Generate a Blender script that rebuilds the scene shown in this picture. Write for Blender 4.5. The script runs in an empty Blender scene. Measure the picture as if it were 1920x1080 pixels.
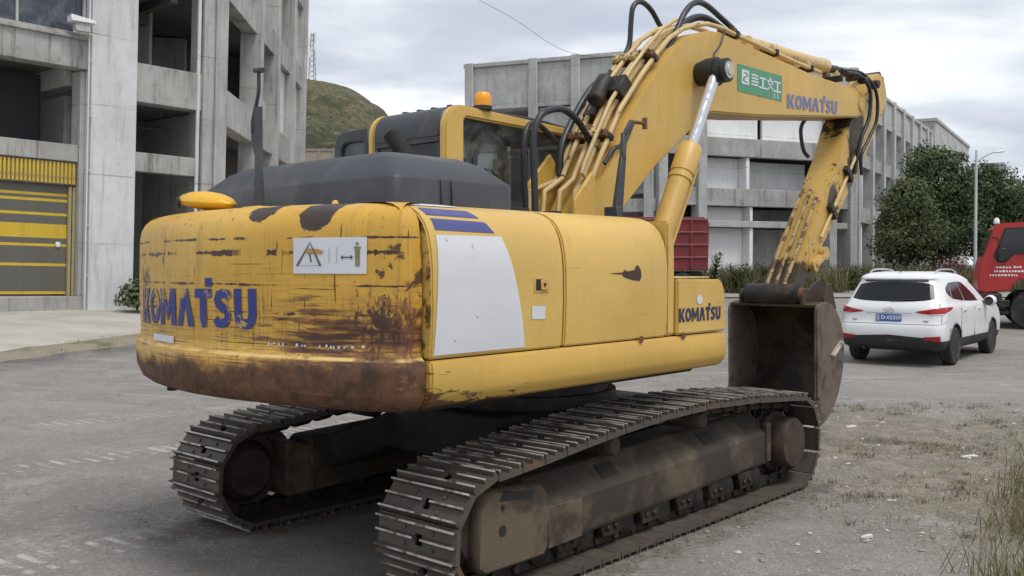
import bpy, bmesh, math, random
from mathutils import Vector, Matrix, noise as mnoise
random.seed(7)
PI = math.pi
# ---------------------------------------------------------------- camera, sky, sun, exposure
# site frame: x to the right of the photographer, y away from him, z up; metres
scn = bpy.context.scene
COL = scn.collection
cam_d = bpy.data.cameras.new('camera'); cam = bpy.data.objects.new('camera', cam_d); COL.objects.link(cam)
cam_d.sensor_width = 36; cam_d.lens = 33.75; cam_d.clip_end = 3000; cam_d.clip_start = .05
cam.location = (0, 0, 1.81); cam.rotation_euler = (PI/2-.0244, 0, 0)
scn.camera = cam
scn.render.resolution_x = 1024; scn.render.resolution_y = 576
scn.view_settings.view_transform = 'Standard'; scn.view_settings.look = 'None'
scn.view_settings.exposure = 0.54; scn.view_settings.gamma = 1.0; scn.view_settings.use_curve_mapping = False
SUN_EL, SUN_AZ = math.radians(64), math.radians(138)      # azimuth clockwise from +y
world = bpy.data.worlds.new('World'); scn.world = world; world.use_nodes = True

class NT:
    """small helper to write node trees"""
    def __init__(s, tree): s.t = tree; s.n = tree.nodes; s.l = tree.links
    def new(s, ty, **kw):
        nd = s.n.new(ty)
        for k, v in kw.items(): setattr(nd, k, v)
        return nd
    def put(s, sock, v):
        if isinstance(v, bpy.types.NodeSocket): s.l.new(v, sock)
        elif isinstance(v, (tuple, list)):
            sock.default_value = (*v, 1) if len(v) == 3 and sock.type == 'RGBA' else v
        else: sock.default_value = v
    def math(s, op, a, b=0., c=None, clamp=False):
        nd = s.new('ShaderNodeMath', operation=op, use_clamp=clamp); s.put(nd.inputs[0], a); s.put(nd.inputs[1], b)
        if c is not None: s.put(nd.inputs[2], c)
        return nd.outputs[0]
    def coord(s, k='Object'): return s.new('ShaderNodeTexCoord').outputs[k]
    def scale(s, v, sc, rot=(0, 0, 0), loc=(0, 0, 0)):
        nd = s.new('ShaderNodeMapping'); s.put(nd.inputs[0], v); nd.inputs[1].default_value = loc
        nd.inputs[2].default_value = rot; nd.inputs[3].default_value = sc; return nd.outputs[0]
    def sep(s, v): nd = s.new('ShaderNodeSeparateXYZ'); s.put(nd.inputs[0], v); return nd.outputs
    def comb(s, x, y, z):
        nd = s.new('ShaderNodeCombineXYZ')
        for i, q in enumerate((x, y, z)): s.put(nd.inputs[i], q)
        return nd.outputs[0]
    def noise(s, v, sc, det=4, ro=.55, dist=0.):
        nd = s.new('ShaderNodeTexNoise'); s.put(nd.inputs['Vector'], v); nd.inputs['Scale'].default_value = sc
        nd.inputs['Detail'].default_value = det; nd.inputs['Roughness'].default_value = ro
        nd.inputs['Distortion'].default_value = dist; return nd.outputs[0]
    def voro(s, v, sc, feat='F1'):
        nd = s.new('ShaderNodeTexVoronoi', feature=feat); s.put(nd.inputs['Vector'], v); nd.inputs['Scale'].default_value = sc
        return nd.outputs
    def step(s, v, lo, hi, a=0., b=1.):
        nd = s.new('ShaderNodeMapRange', interpolation_type='SMOOTHSTEP'); s.put(nd.inputs[0], v)
        s.put(nd.inputs[1], lo); s.put(nd.inputs[2], hi); s.put(nd.inputs[3], a); s.put(nd.inputs[4], b); return nd.outputs[0]
    def mix(s, fac, a, b, bt='MIX'):
        nd = s.new('ShaderNodeMix', data_type='RGBA', blend_type=bt); s.put(nd.inputs[0], fac)
        s.put(nd.inputs[6], a); s.put(nd.inputs[7], b); return nd.outputs[2]
    def bump(s, h, st=.3, d=.01):
        nd = s.new('ShaderNodeBump'); nd.inputs['Strength'].default_value = st; nd.inputs['Distance'].default_value = d
        s.put(nd.inputs['Height'], h); return nd.outputs[0]

# overcast sky: thin blue Nishita base under broken grey-white cloud
w = NT(world.node_tree); w.n.clear()
sky = w.new('ShaderNodeTexSky', sky_type='NISHITA'); sky.sun_disc = False
sky.sun_elevation = SUN_EL; sky.sun_rotation = SUN_AZ
dirv = w.coord('Generated'); dx, dy, dz = w.sep(dirv)[:3]
den = w.math('ADD', w.math('MAXIMUM', dz, 0.), .16)
cp = w.comb(w.math('DIVIDE', dx, den), w.math('DIVIDE', dy, den), 0.)
n1 = w.noise(w.scale(cp, (.62, 1.0, 1), loc=(3.1, .7, 0)), 1.5, 6, .52, .25)
n2 = w.noise(w.scale(cp, (.5, .9, 1), loc=(7.7, 2.2, 0)), .7, 3, .5)
cl = w.mix(w.step(n1, .36, .66), (.42, .455, .52), (.78, .80, .83))
cl = w.mix(w.step(n2, .42, .66, 0., .45), cl, (.46, .495, .56))
cover = w.step(w.math('ADD', w.math('MULTIPLY', n1, .6), w.math('MULTIPLY', n2, .4)), .30, .46, .80, .97)
skyc = w.mix(1., sky.outputs[0], (.1, .1, .1), 'MULTIPLY')
fin = w.mix(cover, skyc, cl)
bg = w.new('ShaderNodeBackground'); w.put(bg.inputs[0], fin); bg.inputs[1].default_value = 1.0
wo = w.new('ShaderNodeOutputWorld'); w.l.new(bg.outputs[0], wo.inputs[0])
sun_d = bpy.data.lights.new('sun', 'SUN'); sun_d.energy = 1.5; sun_d.angle = math.radians(22); sun_d.color = (1, .965, .91)
sun = bpy.data.objects.new('sun', sun_d); COL.objects.link(sun)
sdir = Vector((math.sin(SUN_AZ)*math.cos(SUN_EL), math.cos(SUN_AZ)*math.cos(SUN_EL), math.sin(SUN_EL)))
sun.rotation_euler = sdir.to_track_quat('Z', 'Y').to_euler(); sun.location = sdir*60

# ---------------------------------------------------------------- mesh helpers
class MB:
    """collects shapes into one mesh"""
    def __init__(s): s.v = []; s.f = []; s.mi = []; s.cur = 0
    def add(s, v, f):
        o = len(s.v); s.v += [tuple(q) for q in v]; s.f += [tuple(i+o for i in q) for q in f]; s.mi += [s.cur]*len(f); return s
    def box(s, x0, x1, y0, y1, z0, z1):
        return s.add([(x0,y0,z0),(x1,y0,z0),(x1,y1,z0),(x0,y1,z0),(x0,y0,z1),(x1,y0,z1),(x1,y1,z1),(x0,y1,z1)],
                     [(3,2,1,0),(4,5,6,7),(0,1,5,4),(1,2,6,5),(2,3,7,6),(3,0,4,7)])
    def obox(s, c, ax, ay, az, hx, hy, hz):
        c, ax, ay, az = Vector(c), Vector(ax), Vector(ay), Vector(az)
        return s.add([c+ax*(hx*i)+ay*(hy*j)+az*(hz*k) for k in (-1,1) for i, j in ((-1,-1),(1,-1),(1,1),(-1,1))],
                     [(3,2,1,0),(4,5,6,7),(0,1,5,4),(1,2,6,5),(2,3,7,6),(3,0,4,7)])
    def bar(s, p, q, wd, ht, up=(0,0,1)):
        p, q = Vector(p), Vector(q); d = q-p; L = d.length; d.normalize(); up = Vector(up)
        sd = d.cross(up)
        if sd.length < 1e-4: sd = d.cross(Vector((1,0,0)))
        sd.normalize(); u = sd.cross(d)
        return s.obox((p+q)/2, d, sd, u, L/2, wd/2, ht/2)
    def prism(s, poly, a, b, ax='y'):
        n = len(poly)
        mk = {'y': lambda p, t: (p[0], t, p[1]), 'x': lambda p, t: (t, p[0], p[1]), 'z': lambda p, t: (p[0], p[1], t)}[ax]
        v = [mk(p, a) for p in poly]+[mk(p, b) for p in poly]
        return s.add(v, [tuple(range(n)), tuple(range(2*n-1, n-1, -1))]+[(i, i+n, (i+1) % n+n, (i+1) % n) for i in range(n)])
    def tube(s, pts, r, n=8, caps=True):
        pts = [Vector(p) for p in pts]; m = len(pts)
        rr = r if isinstance(r, (list, tuple)) else [r]*m
        T = [(pts[min(i+1, m-1)]-pts[max(i-1, 0)]).normalized() for i in range(m)]
        a = Vector((0,0,1)) if abs(T[0].z) < .9 else Vector((1,0,0))
        N = (a-T[0]*a.dot(T[0])).normalized(); v = []
        for i in range(m):
            N = (N-T[i]*N.dot(T[i])).normalized(); B = T[i].cross(N)
            v += [pts[i]+(N*math.cos(2*PI*k/n)+B*math.sin(2*PI*k/n))*rr[i] for k in range(n)]
        f = [(i*n+k, i*n+(k+1) % n, (i+1)*n+(k+1) % n, (i+1)*n+k) for i in range(m-1) for k in range(n)]
        if caps: f += [tuple(range(n-1, -1, -1)), tuple((m-1)*n+k for k in range(n))]
        return s.add(v, f)
    def cyl(s, p, q, r, n=20, r2=None): return s.tube([p, q], [r, r if r2 is None else r2], n)
    def lathe(s, prof, org, ax, n=24):
        """prof: (distance along ax, radius)"""
        return s.tube_prof(prof, Vector(org), Vector(ax).normalized(), n)
    def tube_prof(s, prof, org, ax, n):
        a = Vector((0,0,1)) if abs(ax.z) < .9 else Vector((1,0,0))
        N = (a-ax*a.dot(ax)).normalized(); B = ax.cross(N); v = []
        for h, r in prof: v += [org+ax*h+(N*math.cos(2*PI*k/n)+B*math.sin(2*PI*k/n))*max(r, .0005) for k in range(n)]
        m = len(prof)
        f = [(i*n+k, i*n+(k+1) % n, (i+1)*n+(k+1) % n, (i+1)*n+k) for i in range(m-1) for k in range(n)]
        f += [tuple(range(n-1, -1, -1)), tuple((m-1)*n+k for k in range(n))]
        return s.add(v, f)
    def grid(s, fn, nu, nv, closed_u=False):
        v = [fn(i/(nu if closed_u else nu), j/nv) for i in range(nu if closed_u else nu+1) for j in range(nv+1)]
        w_ = nv+1; cu = nu if closed_u else nu+1
        f = [(i*w_+j, ((i+1) % cu)*w_+j, ((i+1) % cu)*w_+j+1, i*w_+j+1) for i in range(nu) for j in range(nv)]
        return s.add(v, f)
    def mesh(s, name, mats, smooth=True, bevel=0, ang=38, recalc=True, segs=1):
        me = bpy.data.meshes.new(name); me.from_pydata(s.v, [], s.f); me.update()
        mats = mats if isinstance(mats, (list, tuple)) else [mats]
        for m in mats: me.materials.append(m)
        me.polygons.foreach_set('material_index', s.mi)
        bm = bmesh.new(); bm.from_mesh(me)
        if recalc: bmesh.ops.recalc_face_normals(bm, faces=bm.faces)
        if bevel:
            es = [e for e in bm.edges if len(e.link_faces) == 2 and e.calc_face_angle(0) > .5]
            bmesh.ops.bevel(bm, geom=es, offset=bevel, segments=segs, affect='EDGES', clamp_overlap=True)
        if smooth:
            a = math.radians(ang)
            for p in bm.faces: p.smooth = True
            for e in bm.edges: e.smooth = len(e.link_faces) == 2 and e.calc_face_angle(9) < a
        bm.to_mesh(me); bm.free(); return me
    def build(s, name, mats, parent=None, **kw):
        return put(name, s.mesh(name, mats, **kw), parent)
def put(name, me, parent=None, loc=None, rot=None, scale=None):
    o = bpy.data.objects.new(name, me); COL.objects.link(o)
    if parent: o.parent = parent
    if loc: o.location = loc
    if rot: o.rotation_euler = rot
    if scale: o.scale = scale
    return o
def tag(o, label, cat, group=None):
    o['label'] = label; o['category'] = cat
    if group: o['group'] = group
    return o
def thing(name, label, cat, loc=(0,0,0), rz=0, group=None):
    o = bpy.data.objects.new(name, None); COL.objects.link(o); o.location = loc; o.rotation_euler = (0,0,rz)
    o.empty_display_size = .3; return tag(o, label, cat, group)
def setting(o, kind='structure'): o['kind'] = kind; return o
def lerp(a, b, t): return a+(b-a)*t
def curve(pts, n=8):
    """Catmull-Rom through the points"""
    P = [Vector(p) for p in pts]; P = [P[0]*2-P[1]]+P+[P[-1]*2-P[-2]]; out = []
    for i in range(1, len(P)-2):
        a, b, c, d = P[i-1], P[i], P[i+1], P[i+2]
        for k in range(n):
            t = k/n; out.append(.5*((2*b)+(c-a)*t+(2*a-5*b+4*c-d)*t*t+(3*b-a-3*c+d)*t**3))
    return out+[P[-2]]
def interp(tab, x):
    if x <= tab[0][0]: return tab[0][1]
    for (a, va), (b, vb) in zip(tab, tab[1:]):
        if x <= b: return lerp(va, vb, (x-a)/(b-a))
    return tab[-1][1]

# ---------------------------------------------------------------- materials
def material(name):
    m = bpy.data.materials.new(name); m.use_nodes = True; t = NT(m.node_tree)
    b = t.n['Principled BSDF']; return m, t, b
def basic(name, col, rough=.6, metal=0., var=.12, sc=6, bump=0., bsc=60, dirt=None, dsc=3, dlo=.5, dhi=.75, spec=.5, rnd=False):
    m, t, b = material(name); c = t.coord()
    if rnd:                                           # pieces that share one mesh each get their own wear
        r = t.new('ShaderNodeObjectInfo').outputs['Random']; va = t.new('ShaderNodeVectorMath', operation='ADD'); t.put(va.inputs[0], c)
        t.put(va.inputs[1], t.comb(t.math('MULTIPLY', r, 37.), t.math('MULTIPLY', r, 91.), t.math('MULTIPLY', r, 53.))); c = va.outputs[0]
    n = t.noise(c, sc, 5)
    base = t.mix(n, tuple(q*(1-var) for q in col), tuple(min(1, q*(1+var)) for q in col))
    if dirt: base = t.mix(t.step(t.noise(c, dsc, 6, .62, .3), dlo, dhi), base, dirt)
    t.put(b.inputs['Base Color'], base)
    t.put(b.inputs['Roughness'], t.step(n, .3, .7, max(0, rough-.08), min(1, rough+.08))); b.inputs['Metallic'].default_value = metal
    b.inputs['Specular IOR Level'].default_value = spec
    if bump: t.put(b.inputs['Normal'], t.bump(t.noise(c, bsc, 6), bump, .01))
    return m
YEL = (.59, .365, .075)
def yellow_paint(name, col=YEL, wear=.66, streak=.35, rustz=None, rough=.42):
    m, t, b = material(name); c = t.coord(); x, y, z = t.sep(c)[:3]
    n = t.noise(c, 1.3, 5)
    base = t.mix(t.step(n, .3, .7), tuple(q*.90 for q in col), tuple(q*1.06 for q in col))
    # grime that ran down, fine speckle, chips to rust
    st = t.noise(t.scale(c, (9, 9, .9)), 1.6, 5, .6)
    base = t.mix(t.step(st, .52, .80, 0., streak), base, (.20, .12, .045))
    fine = t.noise(c, 38, 4, .65)
    base = t.mix(t.step(fine, .60, .78, 0., .28), base, (.17, .10, .045))
    chip = t.noise(t.scale(c, (1, 1, 1.5)), 7.5, 7, .68, .5)
    base = t.mix(t.step(chip, wear, wear+.035, 0., .95), base, (.075, .032, .016))
    scr = t.noise(t.scale(c, (1.2, 1.2, 34), rot=(.05, .06, 0)), 2.2, 3, .6)
    base = t.mix(t.step(scr, .70, .74, 0., .55), base, (.13, .07, .03))
    if rustz:
        lo, hi, amt = rustz
        rz_ = t.math('ADD', z, t.math('MULTIPLY', t.noise(c, 4.5, 6, .65), .30))
        base = t.mix(t.step(rz_, lo, hi, amt, 0.), base, (.085, .040, .020))
    t.put(b.inputs['Base Color'], base)
    t.put(b.inputs['Roughness'], t.step(chip, .5, .75, rough, .8))
    t.put(b.inputs['Normal'], t.bump(t.math('ADD', t.math('MULTIPLY', n, 2.), t.math('MULTIPLY', fine, .18)), .25, .02))
    return m
M = {}
M['yellow'] = yellow_paint('yellow_paint')
M['yellow_clean'] = yellow_paint('yellow_panel_paint', (.62, .405, .105), .745, .16)
M['yellow_skirt'] = yellow_paint('yellow_skirt_paint', (.60, .385, .11), .70, .25)
M['yellow_boom'] = yellow_paint('yellow_boom_paint', (.59, .375, .095), .72, .22)
M['yellow_arm'] = yellow_paint('yellow_arm_paint', (.56, .37, .12), .575, .75)
M['yellow_pipe'] = yellow_paint('yellow_pipe_paint', (.58, .42, .19), .62, .5)

def counterweight_paint():
    m, t, b = material('counterweight_paint'); c = t.coord(); x, y, z = t.sep(c)[:3]
    n = t.noise(c, 1.2, 5); nf = t.noise(c, 9, 7, .68, .4); nw = t.noise(c, 3.2, 6, .65, .3)
    base = t.mix(t.step(n, .3, .7), (.56, .315, .036), (.66, .395, .058))
    dark = (.050, .022, .013); brown = (.140, .052, .022)
    st = t.noise(t.scale(c, (10, 10, .8)), 1.6, 5, .6)
    base = t.mix(t.step(st, .52, .82, 0., .45), base, (.25, .13, .035))
    low = t.step(z, 1.36, 1.98)                       # 0 low .. 1 high: wear grows downwards
    def horiz(f, lo, hi, amt, col, base):
        s_ = t.noise(t.scale(c, (1.1, 1.1, f)), 1.5, 4, .62, .1)
        th = t.math('ADD', lo, t.math('MULTIPLY', low, .075))
        return t.mix(t.math('MULTIPLY', t.step(t.math('SUBTRACT', s_, th), 0., hi), amt), base, col)
    base = horiz(26, .615, .07, .6, (.24, .105, .028), base)
    base = horiz(75, .60, .03, .8, dark, base)
    base = horiz(170, .585, .03, .7, (.10, .045, .02), base)
    vert = t.noise(t.scale(c, (40, 40, 2.2)), 1.0, 3, .6)
    base = t.mix(t.step(vert, .665, .71, 0., .85), base, dark)
    v2 = t.noise(t.scale(c, (17, 17, 1.3), loc=(3, 1, 0)), 1.2, 5, .66, .3)          # rust that ran down from the scrapes
    base = t.mix(t.math('MULTIPLY', t.step(v2, .50, .72, 0., .85), t.step(low, .9, .1, .25, 1.)), base, (.27, .105, .022))
    v3 = t.noise(t.scale(c, (62, 62, 3.0), loc=(9, 4, 2)), 1.0, 4, .62)
    base = t.mix(t.math('MULTIPLY', t.step(v3, .63, .68), t.step(t.noise(c, 2.2, 4), .46, .60)), base, dark)
    yrt = t.step(y, .1, -1.25)                                                        # the right half scraped worst
    rs = t.noise(t.scale(c, (2.2, 2.2, 7)), 2.2, 7, .72, .5)
    base = t.mix(t.math('MULTIPLY', t.math('MULTIPLY', t.step(rs, .40, .66), yrt), t.step(z, 1.78, 1.42, 0., .85)), base, (.20, .078, .024))
    chip = t.noise(c, 8, 7, .7, .6)
    base = t.mix(t.step(chip, .645, .67, 0., .92), base, dark)
    # long scrape lines along the tail
    for zc, off, wd in ((1.872, 0, .009), (1.945, 3, .004), (1.705, 8, .004), (1.56, 11, .005)):
        zz = t.math('ADD', z, t.math('MULTIPLY', t.math('SUBTRACT', nw, .5), .018))
        wv = t.math('MULTIPLY', t.step(nf, .36, .66, .25, 2.2), wd)
        ln = t.step(t.math('SUBTRACT', t.math('ABSOLUTE', t.math('SUBTRACT', zz, zc)), wv), .002, -.002)
        br = t.step(t.noise(t.scale(c, (0, 2.1, 0), loc=(0, off, off)), 1.3, 5, .6), .46, .52)
        base = t.mix(t.math('MULTIPLY', ln, br), base, dark)
    # bare patches: ellipses (y, z, ry, rz, noise amount)
    def patch(yc, zc, ry, rz_, na, lo, hi, col, base, amt=1., nn=nf):
        ey = t.math('DIVIDE', t.math('SUBTRACT', y, yc), ry); ez = t.math('DIVIDE', t.math('SUBTRACT', z, zc), rz_)
        d = t.math('SQRT', t.math('ADD', t.math('MULTIPLY', ey, ey), t.math('MULTIPLY', ez, ez)))
        d = t.math('ADD', d, t.math('MULTIPLY', t.math('SUBTRACT', nn, .5), na))
        return t.mix(t.step(d, lo, hi, amt, 0.), base, col)
    s2 = t.noise(t.scale(c, (1, 1.6, 16)), 2.0, 6, .68, .2)
    s3 = t.noise(t.scale(c, (9, 9, 5)), 2.6, 7, .75, .8)
    base = patch(-1.02, 1.44, .60, .19, 4.6, .35, .95, brown, base, .9, s2)
    base = patch(-1.24, 1.50, .26, .24, 4.2, .30, .75, brown, base, .9, s3)
    base = patch(-1.22, 1.52, .16, .16, 5.0, .25, .5, dark, base, .95, s3)
    base = patch(-1.05, 1.43, .5, .12, 6.5, .2, .45, dark, base, .9, s2)
    base = patch(-.86, 2.075, .115, .115, .9, .85, .93, (.040, .022, .016), base)
    base = patch(-.50, 2.08, .12, .055, 1.7, .75, .85, (.040, .022, .016), base)
    base = patch(-1.27, 1.80, .09, .15, 5.2, .30, .42, dark, base, .9)
    base = patch(.84, 1.70, .16, .22, 4.4, .35, .5, dark, base, .8)
    # scraped bottom flange, rusted through
    zz = t.math('ADD', z, t.math('MULTIPLY', t.math('SUBTRACT', nw, .5), .34))
    yr = t.step(y, -1.1, .9, .06, -.045)
    fl = t.step(t.math('SUBTRACT', zz, t.math('ADD', 1.275, yr)), -.03, .055, .97, 0.)
    rustc = t.mix(t.step(nf, .35, .65), (.045, .021, .014), (.140, .062, .032))
    fls = t.step(t.noise(t.scale(c, (3, 3, 11)), 1.6, 6, .66), .56, .74, 1., .6)
    base = t.mix(t.math('MULTIPLY', fl, fls), base, rustc)
    zl = t.math('ABSOLUTE', t.math('SUBTRACT', z, 1.343)); base = t.mix(t.math('MULTIPLY', t.step(zl, .012, .004), t.step(nw, .42, .58)), base, (.66, .46, .16))  # highlight along the ledge, painted as a pale yellow line
    t.put(b.inputs['Base Color'], base)
    t.put(b.inputs['Roughness'], t.math('ADD', .42, t.math('MULTIPLY', fl, .3)))
    t.put(b.inputs['Normal'], t.bump(t.math('ADD', t.math('MULTIPLY', n, 2.5), t.math('MULTIPLY', nf, .35)), .35, .02))
    return m
M['cw'] = counterweight_paint()
M['gray_plastic'] = basic('dark_grey_plastic', (.036, .040, .047), .48, 0, .22, 3, .08, 90, (.085, .085, .082), 2.0, .48, .78)
M['rubber'] = basic('black_rubber', (.016, .017, .019), .5, 0, .2, 9, .05, 60)
M['hose'] = basic('black_hose_rubber', (.020, .021, .026), .42, 0, .2, 12)
M['black'] = basic('black_grimy_steel', (.016, .014, .012), .75, .0, .3, 6, .2, 30, (.035, .028, .02), 4)
M['grease'] = basic('greasy_steel', (.020, .017, .015), .55, .2, .3, 9, .3, 40, (.075, .050, .030), 6, .48, .7, rnd=True)
M['frame'] = basic('muddy_frame_steel', (.042, .032, .024), .8, .0, .4, 3, .4, 40, (.115, .082, .052), 2.2, .46, .66)
M['frame_tan'] = basic('mud_caked_steel', (.115, .088, .058), .85, .0, .25, 4, .4, 50, (.045, .030, .022), 3.4, .46, .66)
M['rust'] = basic('rusty_steel', (.062, .038, .028), .85, .0, .35, 5, .35, 45, (.030, .019, .015), 4.5, .46, .68)
M['bucket_in'] = basic('bucket_inner_steel', (.075, .050, .026), .6, .2, .35, 3, .4, 30, (.020, .015, .013), 2.0, .42, .58)
M['bucket_out'] = basic('bucket_outer_steel', (.150, .108, .086), .75, .1, .25, 5, .4, 40, (.065, .045, .036), 3.5, .46, .66)
M['shoe'] = basic('track_shoe_steel', (.082, .071, .061), .6, .2, .4, 7, .4, 60, (.115, .080, .054), 4.5, .46, .66, rnd=True)
M['worn_steel'] = basic('worn_bright_steel', (.50, .465, .42), .48, .3, .3, 14, .2, 90, (.085, .064, .048), 6, .47, .62, rnd=True)
M['chrome'] = basic('chromed_rod', (.62, .63, .65), .16, 1., .06, 20)
M['bolt_rust'] = basic('rusted_fitting', (.16, .075, .035), .75, .2, .35, 20, .2, 90)
M['white_decal'] = basic('worn_white_decal', (.62, .63, .66), .45, 0, .06, 3, .06, 4, (.26, .23, .19), 11, .655, .70)
M['blue_decal'] = basic('faded_blue_decal', (.055, .065, .21), .45, 0, .12, 9, 0, 1, (.35, .25, .10), 13, .66, .72)
M['blue_scuffed'] = basic('scuffed_blue_letter', (.026, .040, .21), .5, 0, .15, 9, 0, 1, (.46, .29, .07), 8, .555, .60)
M['blue_pale'] = basic('sun_bleached_blue_letter', (.16, .165, .33), .5, 0, .12, 9)
M['navy'] = basic('navy_letter', (.020, .022, .075), .45, 0, .1, 9)
M['green_decal'] = basic('green_sticker', (.055, .26, .13), .4, 0, .08, 5, 0, 1, (.09, .3, .17), 6)
M['ink'] = basic('printed_ink', (.06, .065, .10), .6, 0, .1, 9)
M['ink_pale'] = basic('faded_print', (.42,.43,.48), .6)
M['rust_yellow'] = yellow_paint('worn_rib_paint', (.40,.27,.11), .50, .9)
M['ink_olive'] = basic('olive_print', (.20, .19, .08), .6, 0, .1, 9)
M['ink_ochre'] = basic('ochre_print', (.45, .26, .06), .6, 0, .1, 9)
def glass(name, col=(.025, .032, .034), rough=.06, alpha=.45, dirt=(.16, .18, .14), dlo=.5):
    """dirty pane: mostly tinted transparent film with a glossy surface"""
    m, t, b = material(name); c = t.coord()
    n = t.noise(c, 3.5, 6, .65, .5)
    d = t.step(n, dlo, .78, 0., .6)
    t.put(b.inputs['Base Color'], t.mix(d, col, dirt)); b.inputs['Roughness'].default_value = rough
    t.put(b.inputs['Alpha'], t.math('ADD', alpha, t.math('MULTIPLY', d, .4), clamp=True)); return m
M['glass'] = glass('cab_glass', alpha=.34, dirt=(.24,.27,.22), dlo=.42)
M['glass_dark'] = glass('tinted_glass', (.012, .014, .016), .05, 1.0, (.03, .035, .04), .55)
M['car_glass'] = basic('car_glass', (.014,.016,.018), .08, 0, .05, 3, spec=.22)
M['glass_win'] = glass('building_glass', (.05, .06, .075), .12, .9, (.15, .17, .2), .4)
M['amber'] = basic('amber_lens', (.85, .33, .015), .2, 0, .1, 8)
# ---------------------------------------------------------------- ground and large structure
def sp(v, w_): return w_*math.log1p(math.exp(max(-40, min(40, v/w_))))
def H(x, y):
    """ground height: level yard, easing up towards the buildings and to the left verge"""
    return min(.026*sp(y-18, 1.6), 1.6)+.045*sp(-3.6-max(x, -30), .5)
def ground_mat():
    m, t, b = material('dusty_worn_asphalt'); c = t.coord(); x, y, z = t.sep(c)[:3]
    big = t.noise(c, .22, 5, .6); mid = t.noise(c, 1.4, 6, .62, .3); fine = t.noise(c, 60, 3, .7); grit = t.noise(c, 190, 2, .6)
    base = t.mix(t.step(big, .3, .7), (.165, .153, .139), (.262, .245, .224))
    base = t.mix(t.step(mid, .40, .72, 0., .5), base, (.325, .305, .278))
    base = t.mix(t.step(t.noise(c, .8, 6, .65, .5), .55, .75, 0., .55), base, (.175, .165, .155))
    # dry earth and gravel to the right of the machine
    ed = t.math('ADD', t.math('MULTIPLY', t.math('SUBTRACT', mid, .5), 3.0), t.math('MULTIPLY', t.math('SUBTRACT', big, .5), 2.5))
    e1 = t.step(t.math('ADD', t.math('SUBTRACT', x, 2.3), ed), -.3, .9)
    e2 = t.step(t.math('ADD', t.math('SUBTRACT', y, 11.6), ed), .4, -.6)
    e3 = t.step(t.math('SUBTRACT', y, t.math('ADD', 6.3, ed)), -.5, .8)
    earth = t.math('MULTIPLY', t.math('MULTIPLY', e1, e2), e3)
    ec = t.mix(t.step(t.noise(c, 3.3, 7, .7, .3), .35, .68), (.125, .102, .068), (.30, .255, .19))
    ec = t.mix(t.step(t.noise(c, 1.1, 5, .6), .48, .62, 0., .8), ec, (.125, .115, .058))
    base = t.mix(t.math('MULTIPLY', earth, .9), base, ec)
    gravel = t.step(t.math('ADD', t.math('SUBTRACT', x, .6), ed), -.5, 1.5)
    gr = t.voro(c, 42)
    base = t.mix(t.math('MULTIPLY', gravel, t.step(gr[0], .15, .6, .55, 0.)), base, (.36, .335, .305))
    # pale cleat prints where the crawlers walked in: two lanes along the machine's heading
    q = t.scale(t.scale(c, (1,1,1), loc=(-.086, -7.275, 0)), (1,1,1), rot=(0,0,-(PI/2-.7369)))
    u, v = t.sep(q)[:2]
    def lane(vc, hw, u0, u1, amt, base):
        a = t.step(t.math('ABSOLUTE', t.math('SUBTRACT', v, t.math('ADD', vc, t.math('MULTIPLY', t.math('SUBTRACT', mid, .5), .16)))), hw, hw*.7)
        r = t.math('MULTIPLY', t.step(u, u0, u0+.6), t.step(u, u1, u1-.5))
        cl = t.step(t.math('SINE', t.math('ADD', t.math('MULTIPLY', u, 2*PI/.135), t.math('MULTIPLY', v, 6.))), .0, .8)
        pt = t.step(t.noise(c, 2.6, 6, .7), .40, .60)
        return t.mix(t.math('MULTIPLY', t.math('MULTIPLY', a, r), t.math('MULTIPLY', t.math('MULTIPLY', cl, pt), amt)), base, (.56, .53, .49))
    base = lane(1.28, .15, -7.5, -2.0, 1., base); base = lane(1.05, .05, -7, -2.2, .6, base)
    base = lane(3.95, .17, -9, 3.2, .75, base); base = lane(5.9, .20, -9, 6, .5, base); base = lane(-3.2, .15, 5, 14, .6, base)
    # broken old surface stripes far right, chalky
    base = t.mix(t.math('MULTIPLY', t.step(y, 11, 13), t.step(t.noise(t.scale(c, (.35, 1.6, 1)), 1.3, 6, .7), .53, .66, 0., .75)), base, (.36, .345, .32))
    # damp dark gutter by the verge
    gl = t.math('SUBTRACT', x, t.math('ADD', -12.0, t.math('MULTIPLY', y, .222)))
    gut = t.math('MULTIPLY', t.step(gl, -.1, .15), t.step(gl, 1.5, .45))
    base = t.mix(t.math('MULTIPLY', gut, t.step(mid, .36, .56, .25, .9)), base, (.085, .083, .083))
    dsp = t.math('MULTIPLY', t.math('SUBTRACT', mid, .5), 1.2)
    ck = t.new('ShaderNodeTexVoronoi', feature='DISTANCE_TO_EDGE'); va = t.new('ShaderNodeVectorMath', operation='ADD'); t.put(va.inputs[0], c); t.put(va.inputs[1], t.comb(dsp, dsp, 0.)); t.put(ck.inputs['Vector'], va.outputs[0]); ck.inputs['Scale'].default_value = .55
    base = t.mix(t.math('MULTIPLY', t.step(ck.outputs['Distance'], .012, .004), t.step(t.noise(c, .5, 4), .50, .62, 0., .5)), base, (.09, .084, .078))
    # soil shaken off beside the crawlers, oil drips under the swing ring
    for vc in (-1.11, 1.11):
        dv = t.math('ABSOLUTE', t.math('SUBTRACT', v, vc)); du = t.math('MAXIMUM', t.math('SUBTRACT', t.math('ABSOLUTE', u), 1.9), 0.)
        dd = t.math('ADD', t.math('ADD', dv, du), t.math('MULTIPLY', t.math('SUBTRACT', t.noise(c, 4.2, 7, .72), .5), 1.1))
        base = t.mix(t.step(dd, .35, .62, .75, 0.), base, (.105, .086, .066))
    base = t.mix(t.step(t.noise(c, 2.7, 7, .74, .7), .56, .66, 0., .5), base, (.115, .108, .10))
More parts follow.
